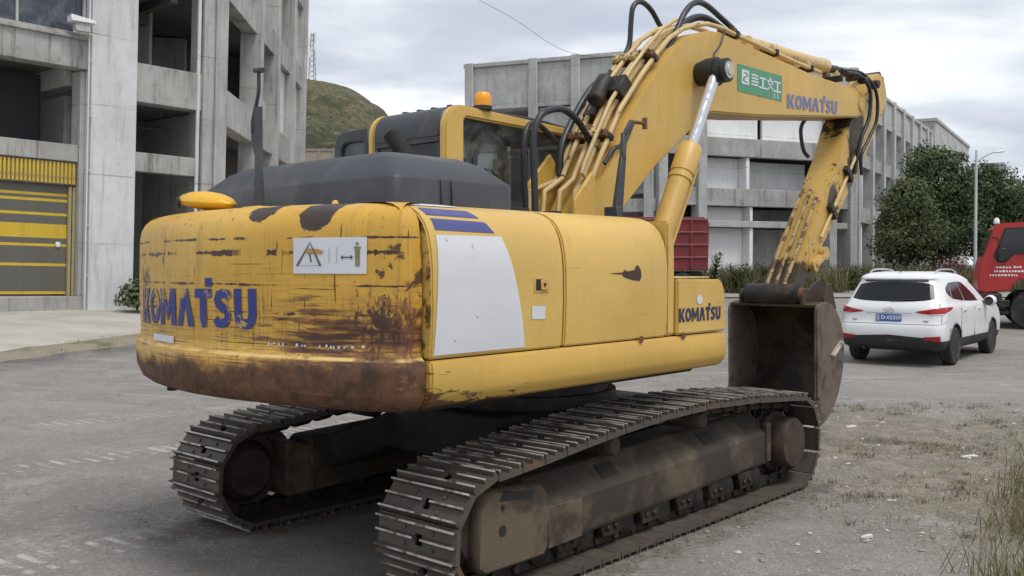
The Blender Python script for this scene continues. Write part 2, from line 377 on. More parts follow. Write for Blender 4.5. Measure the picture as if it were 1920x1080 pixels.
    base = t.mix(t.step(t.noise(t.scale(c, (1, 1, 1), rot=(0, 0, .82)), 1.9, 7, .72, .4), .56, .70, 0., .5), base, (.44, .42, .39))
    base = t.mix(t.step(fine, .42, .66, 0., .6), base, (.105, .098, .091))
    base = t.mix(t.step(t.noise(c, 17, 5, .7), .50, .70, 0., .42), base, (.40, .38, .35))
    base = t.mix(t.step(t.noise(c, 9, 6, .7, .4), .54, .72, 0., .4), base, (.15, .14, .13))
    base = t.mix(t.step(grit, .58, .72, 0., .6), base, (.50, .475, .44))
    t.put(b.inputs['Base Color'], base); b.inputs['Roughness'].default_value = .88; b.inputs['Specular IOR Level'].default_value = .25
    hgt = t.math('ADD', t.math('MULTIPLY', fine, .5), t.math('ADD', t.math('MULTIPLY', grit, .25), t.math('MULTIPLY', mid, 2.)))
    t.put(b.inputs['Normal'], t.bump(hgt, .6, .02)); return m
def axis_steps(lo, hi, near, k=1.09, s0=.35):
    out = [near]; s_ = s0; p = near
    while p < hi: p += s_; s_ *= k; out.append(min(p, hi))
    s_ = s0; p = near
    while p > lo: p -= s_; s_ *= k; out.insert(0, max(p, lo))
    return out
xs, ys = axis_steps(-400, 400, 0), axis_steps(-40, 900, 12)
b = MB(); b.v = [(x, y, H(x, y)+(.012*mnoise.noise(Vector((x*.7, y*.7, 0))) if y > 9.7 or x > 3 else 0.)) for x in xs for y in ys]; n = len(ys)
b.f = [(i*n+j, (i+1)*n+j, (i+1)*n+j+1, i*n+j+1) for i in range(len(xs)-1) for j in range(n-1)]; b.mi = [0]*len(b.f)
setting(b.build('ground', ground_mat(), recalc=False))
# concrete apron in front of the shuttered building: near edge runs beside the road
def edge_x(y): return -12.05+.222*y
def concrete(name, a, bcol, stain=(.12,.115,.10), st=.6, rough=.85, streak=True, mould=.5):
    m, t, b_ = material(name); c = t.coord()
    n = t.noise(c, .9, 6, .6, .2); base = t.mix(t.step(n, .3, .7), a, bcol)
    if streak:
        s_ = t.noise(t.scale(c, (4, 4, .35)), 1.2, 6, .65, .3)
        base = t.mix(t.step(s_, .50, .74, 0., st), base, stain)
    base = t.mix(t.step(t.noise(c, 3.4, 7, .7, .6), .54, .72, 0., mould), base, tuple(q*.55 for q in a))
    base = t.mix(t.step(t.noise(c, 30, 3, .7), .55, .75, 0., .3), base, tuple(q*.6 for q in a))
    zc = t.sep(c)[2]                                  # formwork lift lines
    if streak: base = t.mix(t.math('MULTIPLY', t.step(t.math('PINGPONG', t.math('ADD', zc, t.math('MULTIPLY', n, .12)), .9), .022, .006), t.step(t.noise(c, 1.7, 4), .40, .60, .1, .55)), base, stain)
    t.put(b_.inputs['Base Color'], base); b_.inputs['Roughness'].default_value = rough; b_.inputs['Specular IOR Level'].default_value = .25
    t.put(b_.inputs['Normal'], t.bump(t.math('ADD', t.noise(c, 14, 6), t.math('MULTIPLY', n, 2.)), .3, .02)); return m
M['apron'] = concrete('apron_concrete', (.36,.335,.29), (.46,.43,.38), streak=False, mould=.35)
M['conc'] = concrete('raw_concrete', (.37,.364,.348), (.48,.474,.455))
M['conc_light'] = concrete('pale_render', (.54,.545,.545), (.66,.665,.665), st=.35, mould=.25)
M['conc_beam'] = concrete('stained_beam_concrete', (.31,.303,.285), (.43,.422,.40), (.085,.08,.07), .8, mould=.55)
M['conc_dark'] = concrete('dark_interior_concrete', (.13,.13,.128), (.18,.178,.175), mould=.4)  # shade of the open rooms put into the colour; shutter housing shares it
M['white_wall'] = concrete('white_plaster', (.76,.76,.755), (.84,.84,.83), st=.2, mould=.2)
M['mid_conc'] = concrete('weathered_facade_concrete', (.37,.37,.362), (.49,.487,.475), (.15,.146,.138), .55, mould=.35)
b = MB(); ny = 40; nx = 14
def apron(u, v):
    y = lerp(8, 60, v); x0 = edge_x(y)-.55+.18*mnoise.noise(Vector((0, y*.6, 3))); x = lerp(x0, x0-16, u**1.3)
    return (x, y, H(x, y)+.03+.09*min(1, u**1.3*16/3.)+.01*mnoise.noise(Vector((x, y, 0))))
b.grid(apron, nx, ny); setting(b.build('apron', M['apron'], recalc=False))
# verge of dry earth between road and apron
b = MB()
def verge(u, v):
    y = lerp(6, 60, v); x = edge_x(y)+lerp(-.75, .28+.22*mnoise.noise(Vector((y*.9, 0, 7))), u)
    return (x, y, H(x, y)+.006+.075*math.sin(PI*u)*(1+.5*mnoise.noise(Vector((y*1.3, u*3, 1)))))
b.grid(verge, 8, 120)
setting(b.build('verge', basic('dry_verge_earth', (.23,.20,.145), .95, 0, .25, 2.5, .6, 25, (.12,.115,.06), 1.4, .5, .64), recalc=False))
# far pavement in front of the long building
b = MB(); b.grid(lambda u, v: (lerp(6,60,u), lerp(37,39.2,v)+.12*lerp(6,60,u)*.2, H(20, lerp(37,39.2,v))+.05), 8, 2)
setting(b.build('pavement', concrete('dusty_pavement', (.25,.235,.20), (.34,.32,.28), streak=False), recalc=False))

# ---- hillside with rock and scrub
def hill_mat():
    m, t, b_ = material('hill_scrub'); c = t.coord(); x, y, z = t.sep(c)[:3]
    n = t.noise(c, .16, 7, .68, .4); n2 = t.noise(c, .55, 7, .72, .6)
    base = t.mix(t.step(n, .38, .62), (.040,.047,.018), (.135,.122,.060))
    base = t.mix(t.step(z, 22, 31, 0., .6), base, (.135,.125,.055))
    base = t.mix(t.step(n2, .56, .63, 0., .85), base, (.23,.20,.17))
    base = t.mix(t.step(t.noise(c, 1.4, 5, .7), .50, .60, 0., .8), base, (.024,.030,.012))
    t.put(b_.inputs['Base Color'], base); b_.inputs['Roughness'].default_value = .95
    t.put(b_.inputs['Normal'], t.bump(t.math('ADD', n2, t.noise(c, 2., 5)), .8, .6)); return m
RIDGE = [(-140,20),(-80,27),(-50,31.5),(-36,32.2),(-32.5,31.6),(-29,31.0),(-26.5,30.0),(-24,28.6),(-21,26.3),(-18,22.5),(-14,17.5),(-9,12.5),(-2,8),(10,4)]
def hill(u, v):
    x = lerp(-130, 10, u); zr = interp(RIDGE, x)
    prof = interp([(0,.06),(.18,.36),(.24,.41),(.30,.44),(.62,.80),(.80,.97),(.88,1.0),(1,.75)], v)
    y = lerp(84, 172, v); nz = mnoise.noise(Vector((x*.12, y*.12, 0)))*2.0+mnoise.noise(Vector((x*.4, y*.4, 5)))*1.0+mnoise.noise(Vector((x*1.1, y*1.1, 8)))*.45
    return (x*lerp(.72,1.05,v), y, .8+zr*prof+nz*min(1, v*3)*(1 if v < .7 else .35))
setting(MB().grid(hill, 150, 70).build('hillside', hill_mat(), recalc=False))
WB = thing('boundary_wall', 'low beige boundary wall along the foot of the scrubby hillside', 'wall', (-21,101,11.2))
MB().box(-5.7,5.7,-.12,.12,-3.2,2.5).build('wall_panel', basic('beige_wall', (.33,.28,.22), .9, 0, .12, .8), WB)
MB().box(-5.8,5.8,-.2,.2,2.503,2.75).build('coping', basic('wall_coping', (.27,.235,.20), .9), WB)
for i in range(8): MB().box(-5.65+i*1.58,-5.4+i*1.58,-.19,-.124,-3.2,2.49).build('pier', basic('wall_pier', (.30,.25,.2), .9) if i == 0 else bpy.data.materials['wall_pier'], WB)
ms = thing('lattice_mast', 'thin lattice radio mast standing on top of the scrubby hill', 'mast', (-33.0,160,31.6))
b = MB()
for sx, sy in ((-1,-1),(1,-1),(0,1)): b.tube([(sx*.8,sy*.8,-3),(sx*.22,sy*.22,8.4)], .07, 4)
for k in range(10):
    w0 = lerp(.75,.24,k/10); w1 = lerp(.75,.24,(k+1)/10); z0, z1 = k*.85, (k+1)*.85
    b.tube([(-w0,-w0,z0),(w1,-w1,z1)], .045, 4); b.tube([(w0,-w0,z0),(-w1,-w1,z1)], .045, 4)
b.build('lattice', basic('galvanised_mast', (.30,.31,.32), .6, .3), ms)
b = MB()
for z, dx_ in ((8.0,.5),(7.2,-.55),(6.4,.45),(5.2,-.4)): b.box(dx_-.16,dx_+.16,-.5,-.3,z-.8,z+.5)
b.build('antenna_panel', M['white_wall'], ms)
tag(MB().tube(curve([(-9,44,20.5),(-4,44.5,15.6),(0,45,13.3),(3,46,11.85),(8,50.5,12.6)], 8), .009, 5).build('overhead_cable', M['rubber']), 'thin black cable sagging through the sky to the long concrete building', 'cable')

# ---------------------------------------------------------------- shuttered concrete building on the left
BL = thing('concrete_building', 'bare concrete building with open storeys and a yellow striped roller shutter', 'building', (-11.2,25,.62), 0)
BL.rotation_euler = (Matrix.Rotation(.030, 3, 'Y') @ Matrix.Rotation(math.atan2(.73,.68), 3, 'Z')).to_euler()
def part(name, m, bx, parent=BL, bevel=.015):
    return MB().box(*bx).build(name, m, parent, bevel=bevel)
C_, CB, CL, CD = M['conc'], M['conc_beam'], M['conc_light'], M['conc_dark']
part('column', CL, (0,1.22,-.28,.62,-.6,15)); part('jamb', C_, (-.13,-.004,.04,.60,.362,6.2)); part('column', C_, (3.20,3.95,-.18,.60,-.6,15))
part('column', C_, (-7.2,-6.4,-.28,.6,-.6,15))
MB().tube([(1.30-1.38,-.31,-.05),(-.08,-.31,7.6),(-.06,-.31,15)], .022, 8).build('conduit', basic('white_conduit', (.62,.62,.62), .5), BL)
for z in (.9,2.2,3.6,5.0,6.4): MB().box(-.115,-.0045,-.325,-.272,z,z+.04).build('conduit_clip', C_, BL)
MB().tube([(3.10,-.06,.0),(3.10,-.06,15)], .055, 10).build('downpipe', CL, BL); MB().tube([(3.57,-.235,.0),(3.57,-.235,15)], .05, 10).build('downpipe', C_, BL)
part('beam', CB, (-6.39,-.004,-.12,.42,6.22,7.12)); part('beam', CB, (1.224,3.196,-.10,.42,5.60,6.64)); part('lintel', CB, (1.224,3.196,-.04,.30,3.74,4.26))
part('lintel', CB, (-6.39,-.134,.10,.50,3.84,4.28)); part('door_step', CB, (-6.39,-.01,-.16,1.0,-.4,.36))
part('parapet_ledge', CB, (-6.4,-.004,-.2,-.122,6.95,7.05))
part('beam', CB, (1.224,3.196,-.10,.42,9.1,10.1)); part('beam', CB, (-6.39,-.004,-.12,.42,9.7,10.6)); part('beam', CB, (-6.39,3.196,-.10,.42,13.0,14.0))
b = MB(); b.box(-6.38,-.01,.12,.16,7.13,9.69); GW = b.build('glazing', M['glass_win'], BL)
for x in (-4.9,-3.3,-1.7,-.06): MB().box(x-.03,x+.03,.06,.118,7.13,9.69).build('mullion', M['mid_conc'], GW)
part('transom', M['mid_conc'], (-6.38,-.01,.07,.117,8.28,8.34), GW)
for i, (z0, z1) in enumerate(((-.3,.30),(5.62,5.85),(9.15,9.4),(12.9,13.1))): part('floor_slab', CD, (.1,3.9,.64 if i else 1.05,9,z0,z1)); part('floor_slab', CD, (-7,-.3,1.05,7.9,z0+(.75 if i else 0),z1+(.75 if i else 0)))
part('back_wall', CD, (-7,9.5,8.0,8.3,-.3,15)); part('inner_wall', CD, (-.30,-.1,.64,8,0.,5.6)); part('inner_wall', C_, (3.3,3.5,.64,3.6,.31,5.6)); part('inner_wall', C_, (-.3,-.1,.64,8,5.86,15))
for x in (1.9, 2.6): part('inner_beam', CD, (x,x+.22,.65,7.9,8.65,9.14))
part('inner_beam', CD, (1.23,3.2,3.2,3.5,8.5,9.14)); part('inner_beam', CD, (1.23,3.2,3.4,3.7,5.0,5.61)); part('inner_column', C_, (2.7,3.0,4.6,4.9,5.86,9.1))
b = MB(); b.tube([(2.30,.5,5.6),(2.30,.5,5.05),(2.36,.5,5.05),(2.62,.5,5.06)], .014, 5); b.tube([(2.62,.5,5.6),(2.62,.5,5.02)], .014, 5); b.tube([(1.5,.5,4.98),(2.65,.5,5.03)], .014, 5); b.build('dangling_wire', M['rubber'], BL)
# roller shutter: every slat a piece, the yellow ones as painted
SD = part('shutter_frame', M['conc_dark'], (-6.3,-.14,.36,.40,.362,3.838), bevel=0)
SD.name = 'roller_shutter'
ys_ = basic('yellow_slat_paint', (.60,.41,.03), .45, 0, .12, 3, 0, 1, (.35,.25,.06), 5, .55, .7); gs_ = basic('grey_slat_steel', (.125,.122,.105), .5, .2, .15, 3, 0, 1, (.17,.15,.11), 3, .5, .7)
slat = MB().prism([(.30,0),(.318,.012),(.318,.058),(.30,.07)], -6.0, -.32, 'x')
me_y = slat.mesh('slat', ys_); me_g = slat.mesh('slat', gs_)
zrow = [.41+.072*i for i in range(39)]
yel = {0, 10, 17, 20, 21, 22, 23, 24, 28, 33, 35}
for i, z in enumerate(zrow): put('slat', me_y if i in yel else me_g, SD, (0, 0, z))
MB().box(-6.3,-.14,.17,.34,3.22,3.838).build('shutter_box', M['conc_dark'], SD, bevel=.01)
rib = MB().prism([(-.035,.168),(.035,.168),(.024,.14),(-.024,.14)], 3.26, 3.80, 'z').mesh('box_rib', ys_)
for i in range(60): put('box_rib', rib, SD, (-.22-.099*i, 0, 0))
for x in (-.315, -.215): MB().box(x,x+.07,.20,.30,.37,3.2).build('guide_rail', basic('rail_paint', (.36,.31,.16), .6) if x < -.3 else bpy.data.materials['rail_paint'], SD)
MB().box(-.60,-.48,.25,.30,1.62,1.76).build('shutter_latch', M['white_wall'], SD, bevel=.02)
part('inner_wall', basic('room_shade_wall', (.06,.06,.062), .9), (-6.9,-.31,2.2,2.4,4.0,6.3))  # added wall, the enclosed room's darkness is put into its colour
fl = thing('floodlight', 'small white floodlight on a bracket below the glazed storey', 'lamp', (-11.02,24.6,7.92), .75); fl.scale = (.72,.72,.72)
MB().prism([(-.42,.0),(.42,.0),(.42,.10),(-.42,.22)], -.5, -.05).build('lamp_hood', M['white_wall'], fl, bevel=.01)
b = MB(); b.box(-.26,.26,-.42,-.12,-.32,-.004); b.build('lamp_body', M['mid_conc'], fl, bevel=.02)
b = MB(); b.tube([(-.3,-.3,-.34),(.34,-.3,-.34),(.34,.2,-.34)], .02, 6); b.tube([(.34,-.1,-.34),(.34,-.1,.05)], .02, 6); b.build('bracket', M['white_wall'], fl)
# street side of the same building, running away from the road corner
bdir = Matrix.Rotation(math.atan2(.729,.680), 4, 'Z'); borg = Vector((3.952, 0, 0))
def bpart(name, m, s0, s1, t0, t1, z0, z1, bevel=.015, parent=BL):
    """s along the street side, t inwards from it"""
    me = MB().box(s0,s1,t0,t1,z0,z1).mesh(name, m, bevel=bevel); me.transform(Matrix.Translation(borg) @ bdir); return put(name, me, parent)
cols = [(4.3,4.8),(7.6,8.1),(11.2,11.7),(14.3,14.8)]
for s0, s1 in cols: bpart('column', C_, s0, s1, -.20, .5, -.6, 15)
prev = .02
for i, (s0, s1) in enumerate(cols):
    for z0, z1 in ((5.30,6.35),(8.95,9.85),(12.4,13.4)): bpart('beam', CB if i else C_, prev, s0-.004, -.05, .45, z0, z1)
    if i > 0: bpart('lintel', C_, prev, s0-.004, .0, .3, 3.6, 4.1)
    prev = s1+.004
bpart('infill_wall', CL, 8.11, 11.19, .16, .40, 6.36, 8.94); bpart('infill_wall', CL, 11.71, 14.29, .16, .40, 9.86, 12.39); bpart('infill_wall', C_, 11.71, 14.29, .16, .40, 4.11, 5.29)
bpart('infill_wall', C_, 4.81, 7.59, .20, .40, 6.36, 7.2); bpart('infill_wall', CL, 11.71, 14.29, .16, .40, 6.36, 8.94); bpart('infill_wall', CL, 4.81, 7.59, .3, .5, 9.86, 12.39)
bpart('end_wall', C_, 14.81, 15.3, .0, 9, -.6, 15)
for z0, z1 in ((5.62,5.85),(9.15,9.4),(12.9,13.1),(14.8,15.0)): bpart('floor_slab', CD, .8, 14.8, .72, 6.4, z0+.013, z1-.013)
bpart('inner_wall', C_, .3, 14.8, 6.5, 6.8, 0, 15)
for s in (2.2, 6.2, 10.0): bpart('inner_wall', C_, s, s+.25, 2.8, 6.4, 5.86, 9.1)
me = MB().tube(curve([(9.5,.15,8.6),(9.65,.15,8.0),(9.4,.15,7.6),(9.8,.15,7.2),(9.75,.15,6.7)], 6), .03, 5).mesh('wall_crack', M['black']); me.transform(Matrix.Translation(borg) @ bdir); put('wall_crack', me, BL)

# ---------------------------------------------------------------- long unfinished building behind the machine
BM = thing('unfinished_building', 'long unfinished grey concrete block with open balconies behind the excavator', 'building', (0,0,.0))
MC, WW = M['mid_conc'], M['white_wall']
def face(p0, p1, floors, colpos, bays, top, depth=6., colw=.55):
    """one straight front from p0 to p1: columns at colpos (m along), beams at floors, recess bays"""
    p0, p1 = Vector(p0), Vector(p1); d = p1-p0; L = d.length; ang = math.atan2(d.y, d.x)
    X = Matrix.Translation((p0.x, p0.y, 0)) @ Matrix.Rotation(ang, 4, 'Z')
    def pc(name, m, bx, bev=.02): me = MB().box(*bx).mesh(name, m, bevel=bev); me.transform(X); return put(name, me, BM)
    for s in colpos: pc('column', MC, (s-colw/2, s+colw/2, -.22, .5, .2, top+.25))
    for z0, z1 in floors: pc('beam', M['conc_beam'] if z1-z0 > .5 else MC, (.05, L-.05, -.05, .35, z0, z1))
    zs = [f[1] for f in floors]
    for z0, z1 in floors: pc('floor_slab', MC, (.05, L-.05, .352, depth, z1-.30, z1-.05))
    pc('roof_edge', MC, (-.1, L+.1, -.14, .3, top, top+.22)); pc('parapet', MC, (.05, L-.05, -.02, .25, floors[-1][1]+.003, top-.003))
    pc('rear_wall', WW, (.05, L-.05, depth, depth+.25, .2, top))
    for s0, s1, z0, z1, t0, t1, m, nm in bays: pc(nm, m, (s0, s1, t0, t1, z0, z1))
    return pc
TOP = 12.9
# left front (recedes to the left), above the engine hood
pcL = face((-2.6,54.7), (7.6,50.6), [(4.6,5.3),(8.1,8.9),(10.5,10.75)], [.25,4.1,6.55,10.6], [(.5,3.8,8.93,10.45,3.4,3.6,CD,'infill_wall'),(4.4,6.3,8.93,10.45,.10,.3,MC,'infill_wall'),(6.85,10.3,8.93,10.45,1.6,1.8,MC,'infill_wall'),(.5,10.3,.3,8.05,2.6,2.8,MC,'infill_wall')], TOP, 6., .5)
CENT = [(3.85,4.2),(5.0,5.95),(7.7,8.7),(11.0,11.7)]
pcC = face((7.6,50.6), (19.9,55.8), CENT, [.3,2.75,11.6,13.1], [
    (3.05,5.74,5.96,7.69,.8,1.0,WW,'infill_wall'),(6.0,6.22,.3,3.84,.05,5.9,WW,'partition'),(5.75,5.97,5.96,7.69,.05,5.9,WW,'partition'),(5.98,11.3,5.96,7.69,1.9,2.1,WW,'infill_wall'),
    (3.05,5.99,.3,3.84,.7,.9,WW,'infill_wall'),(6.23,11.3,.3,3.84,2.0,2.2,MC,'infill_wall'),(3.05,5.99,4.21,4.99,.7,.9,WW,'infill_wall'),(6.0,6.2,4.21,4.99,.05,5.9,WW,'partition'),(6.25,11.3,4.21,4.99,2.2,2.4,MC,'infill_wall'),
    (3.05,6.75,8.71,10.99,.4,.6,WW,'infill_wall'),(7.05,11.3,8.71,10.99,.4,.6,WW,'infill_wall'),(6.76,7.04,8.71,10.99,1.4,1.6,M['black'],'doorway_shade'),(.6,2.45,.3,10.9,3.,3.2,MC,'infill_wall'),(11.95,12.8,.3,10.9,1.0,1.2,MC,'infill_wall')], TOP)  # the black panel paints the dark of the door opening
pcR = face((19.9,55.8), (34.2,78.8), [(4.3,5.2),(7.6,8.4),(10.7,11.1)], [.3,4.2,7.6,11,14.5,18,21.5,25,26.8], [
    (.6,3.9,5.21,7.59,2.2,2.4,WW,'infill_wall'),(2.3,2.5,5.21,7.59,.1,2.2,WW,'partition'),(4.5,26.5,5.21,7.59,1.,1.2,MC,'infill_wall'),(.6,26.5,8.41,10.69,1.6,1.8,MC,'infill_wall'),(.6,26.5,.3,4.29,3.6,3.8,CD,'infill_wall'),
    (2.2,2.4,.3,4.29,.1,3.6,WW,'partition'),(.6,2.19,2.6,2.8,.1,.3,WW,'lintel')], 12.5)
for px, py, L, Wd, zt in ((38.7,88,24.,3.2,14.9),(66.4,130,3.,2.6,15.3)):
    X = Matrix.Translation((px, py, 0)) @ Matrix.Rotation(math.atan2(.85,.53), 4, 'Z')
    me = MB().box(0,L,0,Wd,.5,zt).mesh('stair_tower', MC, bevel=.03); me.transform(X); put('stair_tower', me, BM)
    me = MB().box(-.12,L+.12,-.12,Wd+.12,zt+.003,zt+.32).mesh('tower_coping', MC, bevel=.03); me.transform(X); put('tower_coping', me, BM)
# ---------------------------------------------------------------- excavator (own frame: x forward, y to its left)
EXC = thing('excavator', 'worn yellow crawler excavator with rust-scraped counterweight, boom raised and bucket hanging', 'excavator',
            (.086, 7.275, 0), PI/2-.7369)
YC = -.08                                            # boom, arm and bucket run in this plane
def strip(pts, wd, closed=False):
    P = [Vector(p) for p in pts]; n = len(P); L = []; R_ = []
    for i in range(n):
        a = P[(i-1) % n] if closed or i else P[i]; b = P[(i+1) % n] if closed or i < n-1 else P[i]
        d = (b-a).normalized(); nn = Vector((-d.y, d.x))*wd/2; L.append(P[i]+nn); R_.append(P[i]-nn)
    k = range(n if closed else n-1)
    return [[L[i], L[(i+1) % n], R_[(i+1) % n], R_[i]] for i in k]
def circ(cx, cy, rx, ry, n=20, a0=0, a1=2*PI, full=True):
    return [Vector((cx+rx*math.cos(a0+(a1-a0)*i/n), cy+ry*math.sin(a0+(a1-a0)*i/n))) for i in range(n if full else n+1)]
def letter(ch):
    if ch == 'K': return .80, [[(0,0),(.29,0),(.29,1),(0,1)], [(.30,.46),(.52,1),(.82,1),(.55,.52)], [(.30,.44),(.55,.50),(.84,0),(.53,0)]]
    if ch == 'O':
        o = circ(.4,.5,.40,.5,22); i = circ(.4,.5,.155,.28,22)
        return .80, [[o[k], o[(k+1) % 22], i[(k+1) % 22], i[k]] for k in range(22)]
    if ch == 'M': return .98, [[(0,0),(.25,0),(.25,1),(0,1)], [(.73,0),(.98,0),(.98,1),(.73,1)],
                               [(.26,1),(.26,.55),(.485,.10),(.485,.52)], [(.72,1),(.72,.55),(.495,.10),(.495,.52)]]
    if ch == 'A': return .84, [[(0,0),(.27,0),(.415,.58),(.415,1),(.27,1)], [(.84,0),(.57,0),(.425,.58),(.425,1),(.57,1)]]
    if ch == 'T': return .66, [[(0,.76),(.66,.76),(.66,1),(0,1)], [(.2,0),(.46,0),(.46,.75),(.2,.75)], [(.42,1.05),(.68,1.05),(.68,1.28),(.42,1.28)]]
    if ch == 'S': return .66, strip([(.58,.76),(.50,.87),(.34,.885),(.19,.84),(.14,.72),(.19,.61),(.33,.53),(.47,.45),(.52,.32),(.47,.18),(.32,.115),(.16,.13),(.07,.24)], .235)
    if ch == 'U': return .72, strip([(.13,1),(.13,.34),(.17,.20),(.26,.13),(.36,.115),(.46,.13),(.55,.20),(.59,.34),(.59,1)], .25)
def word(txt, gap=.07):
    x = 0; out = []
    for ch in txt:
        w_, ps = letter(ch); out += [[(p[0]+x, p[1]) for p in q] for q in ps]; x += w_+gap
    return x-gap, out
def decal(name, polys, fn, m, parent):
    b = MB()
    for q in polys: b.add([fn(*p) for p in q], [tuple(range(len(q)))])
    return b.build(name, m, parent, smooth=False, recalc=False)
def patchgrid(name, fn, nu, nv, m, parent):
    return MB().grid(fn, nu, nv).build(name, m, parent, recalc=False)
def brand(name, fn, m, parent):
    """fn maps u 0..1 along the word, v 0..1 up the letters"""
    W, ps = word('KOMATSU'); return decal(name, [[(p[0]/W, p[1]) for p in q] for q in ps], fn, m, parent)

# ---- undercarriage
NSH = 48; RT = .335; XE = 1.755; ZT = .37
PER = 4*XE+2*PI*RT
ARCH = [(-1.755,-.012),(-1.39,.02),(-1.03,.058),(-.62,.094),(-.18,.122),(.39,.130),(1.0,.104),(1.66,.052),(1.755,.040)]
def track_pt(s):
    """point on the chain: the top run is carried up in an arch by the carrier rollers"""
    s %= PER
    if s < 2*XE: return (-XE+s, ZT+RT+interp(ARCH, -XE+s))
    s -= 2*XE
    if s < PI*RT: a = s/RT; return (XE+RT*math.sin(a), ZT+RT*math.cos(a)+.04*(1+math.cos(a))/2)
    s -= PI*RT
    if s < 2*XE: return (XE-s, ZT-RT)
    s -= 2*XE; a = PI+s/RT; return (-XE+RT*math.sin(a), ZT+RT*math.cos(a)-.012*(1+math.cos(a))/2)
def track_at(s):
    p, q = track_pt(s-.06), track_pt(s+.06)
    return track_pt(s), math.atan2(-(q[1]-p[1]), q[0]-p[0])
def shoe_mesh():
    b = MB(); t0, t1 = -.007, .007
    b.box(-.092,.092,-.30,-.085,t0,t1); b.box(-.092,.092,.045,.30,t0,t1)
    b.box(-.092,-.040,-.085,.045,t0,t1); b.box(.022,.092,-.085,.045,t0,t1)
    b.box(-.040,.022,-.085,-.048,t0,t1); b.box(-.040,.022,.008,.045,t0,t1)
    b.box(-.092,.092,-.30,-.292,-.022,t0); b.box(-.092,.092,.292,.30,-.022,t0)
    for x, h in ((-.081,.031),(.0,.025),(.077,.029)):
        for y0, y1 in (((-.298,-.052),(.012,.298)) if abs(x) < .05 else ((-.298,.298),)):
            b.cur = 0; b.prism([(x-.010,t1),(x+.010,t1),(x+.0045,t1+h),(x-.0045,t1+h)], y0, y1)
            b.cur = 1; b.box(x-.0052,x+.0052,y0-.001,y1+.001,t1+h-.005,t1+h+.0012)
    b.cur = 0
    for y in (-.125, .09):
        for x in (-.045, .042): b.lathe([(0,.013),(.008,.013),(.011,.008)], (x,y,t1), (0,0,1), 6)
    return b.mesh('shoe', [M['shoe'], M['worn_steel']], ang=30, bevel=0)
def link_mesh():
    b = MB()
    for y in (-.085, .055):
        b.prism([(-.105,-.02),(-.105,-.075),(-.06,-.10),(.06,-.10),(.105,-.075),(.105,-.02)], y-.016, y+.016)
    b.cyl((-.092,-.125,-.055), (-.092,.095,-.055), .024, 10)
    return b.mesh('chain_link', M['grease'])
SHOE, LINK = shoe_mesh(), link_mesh()
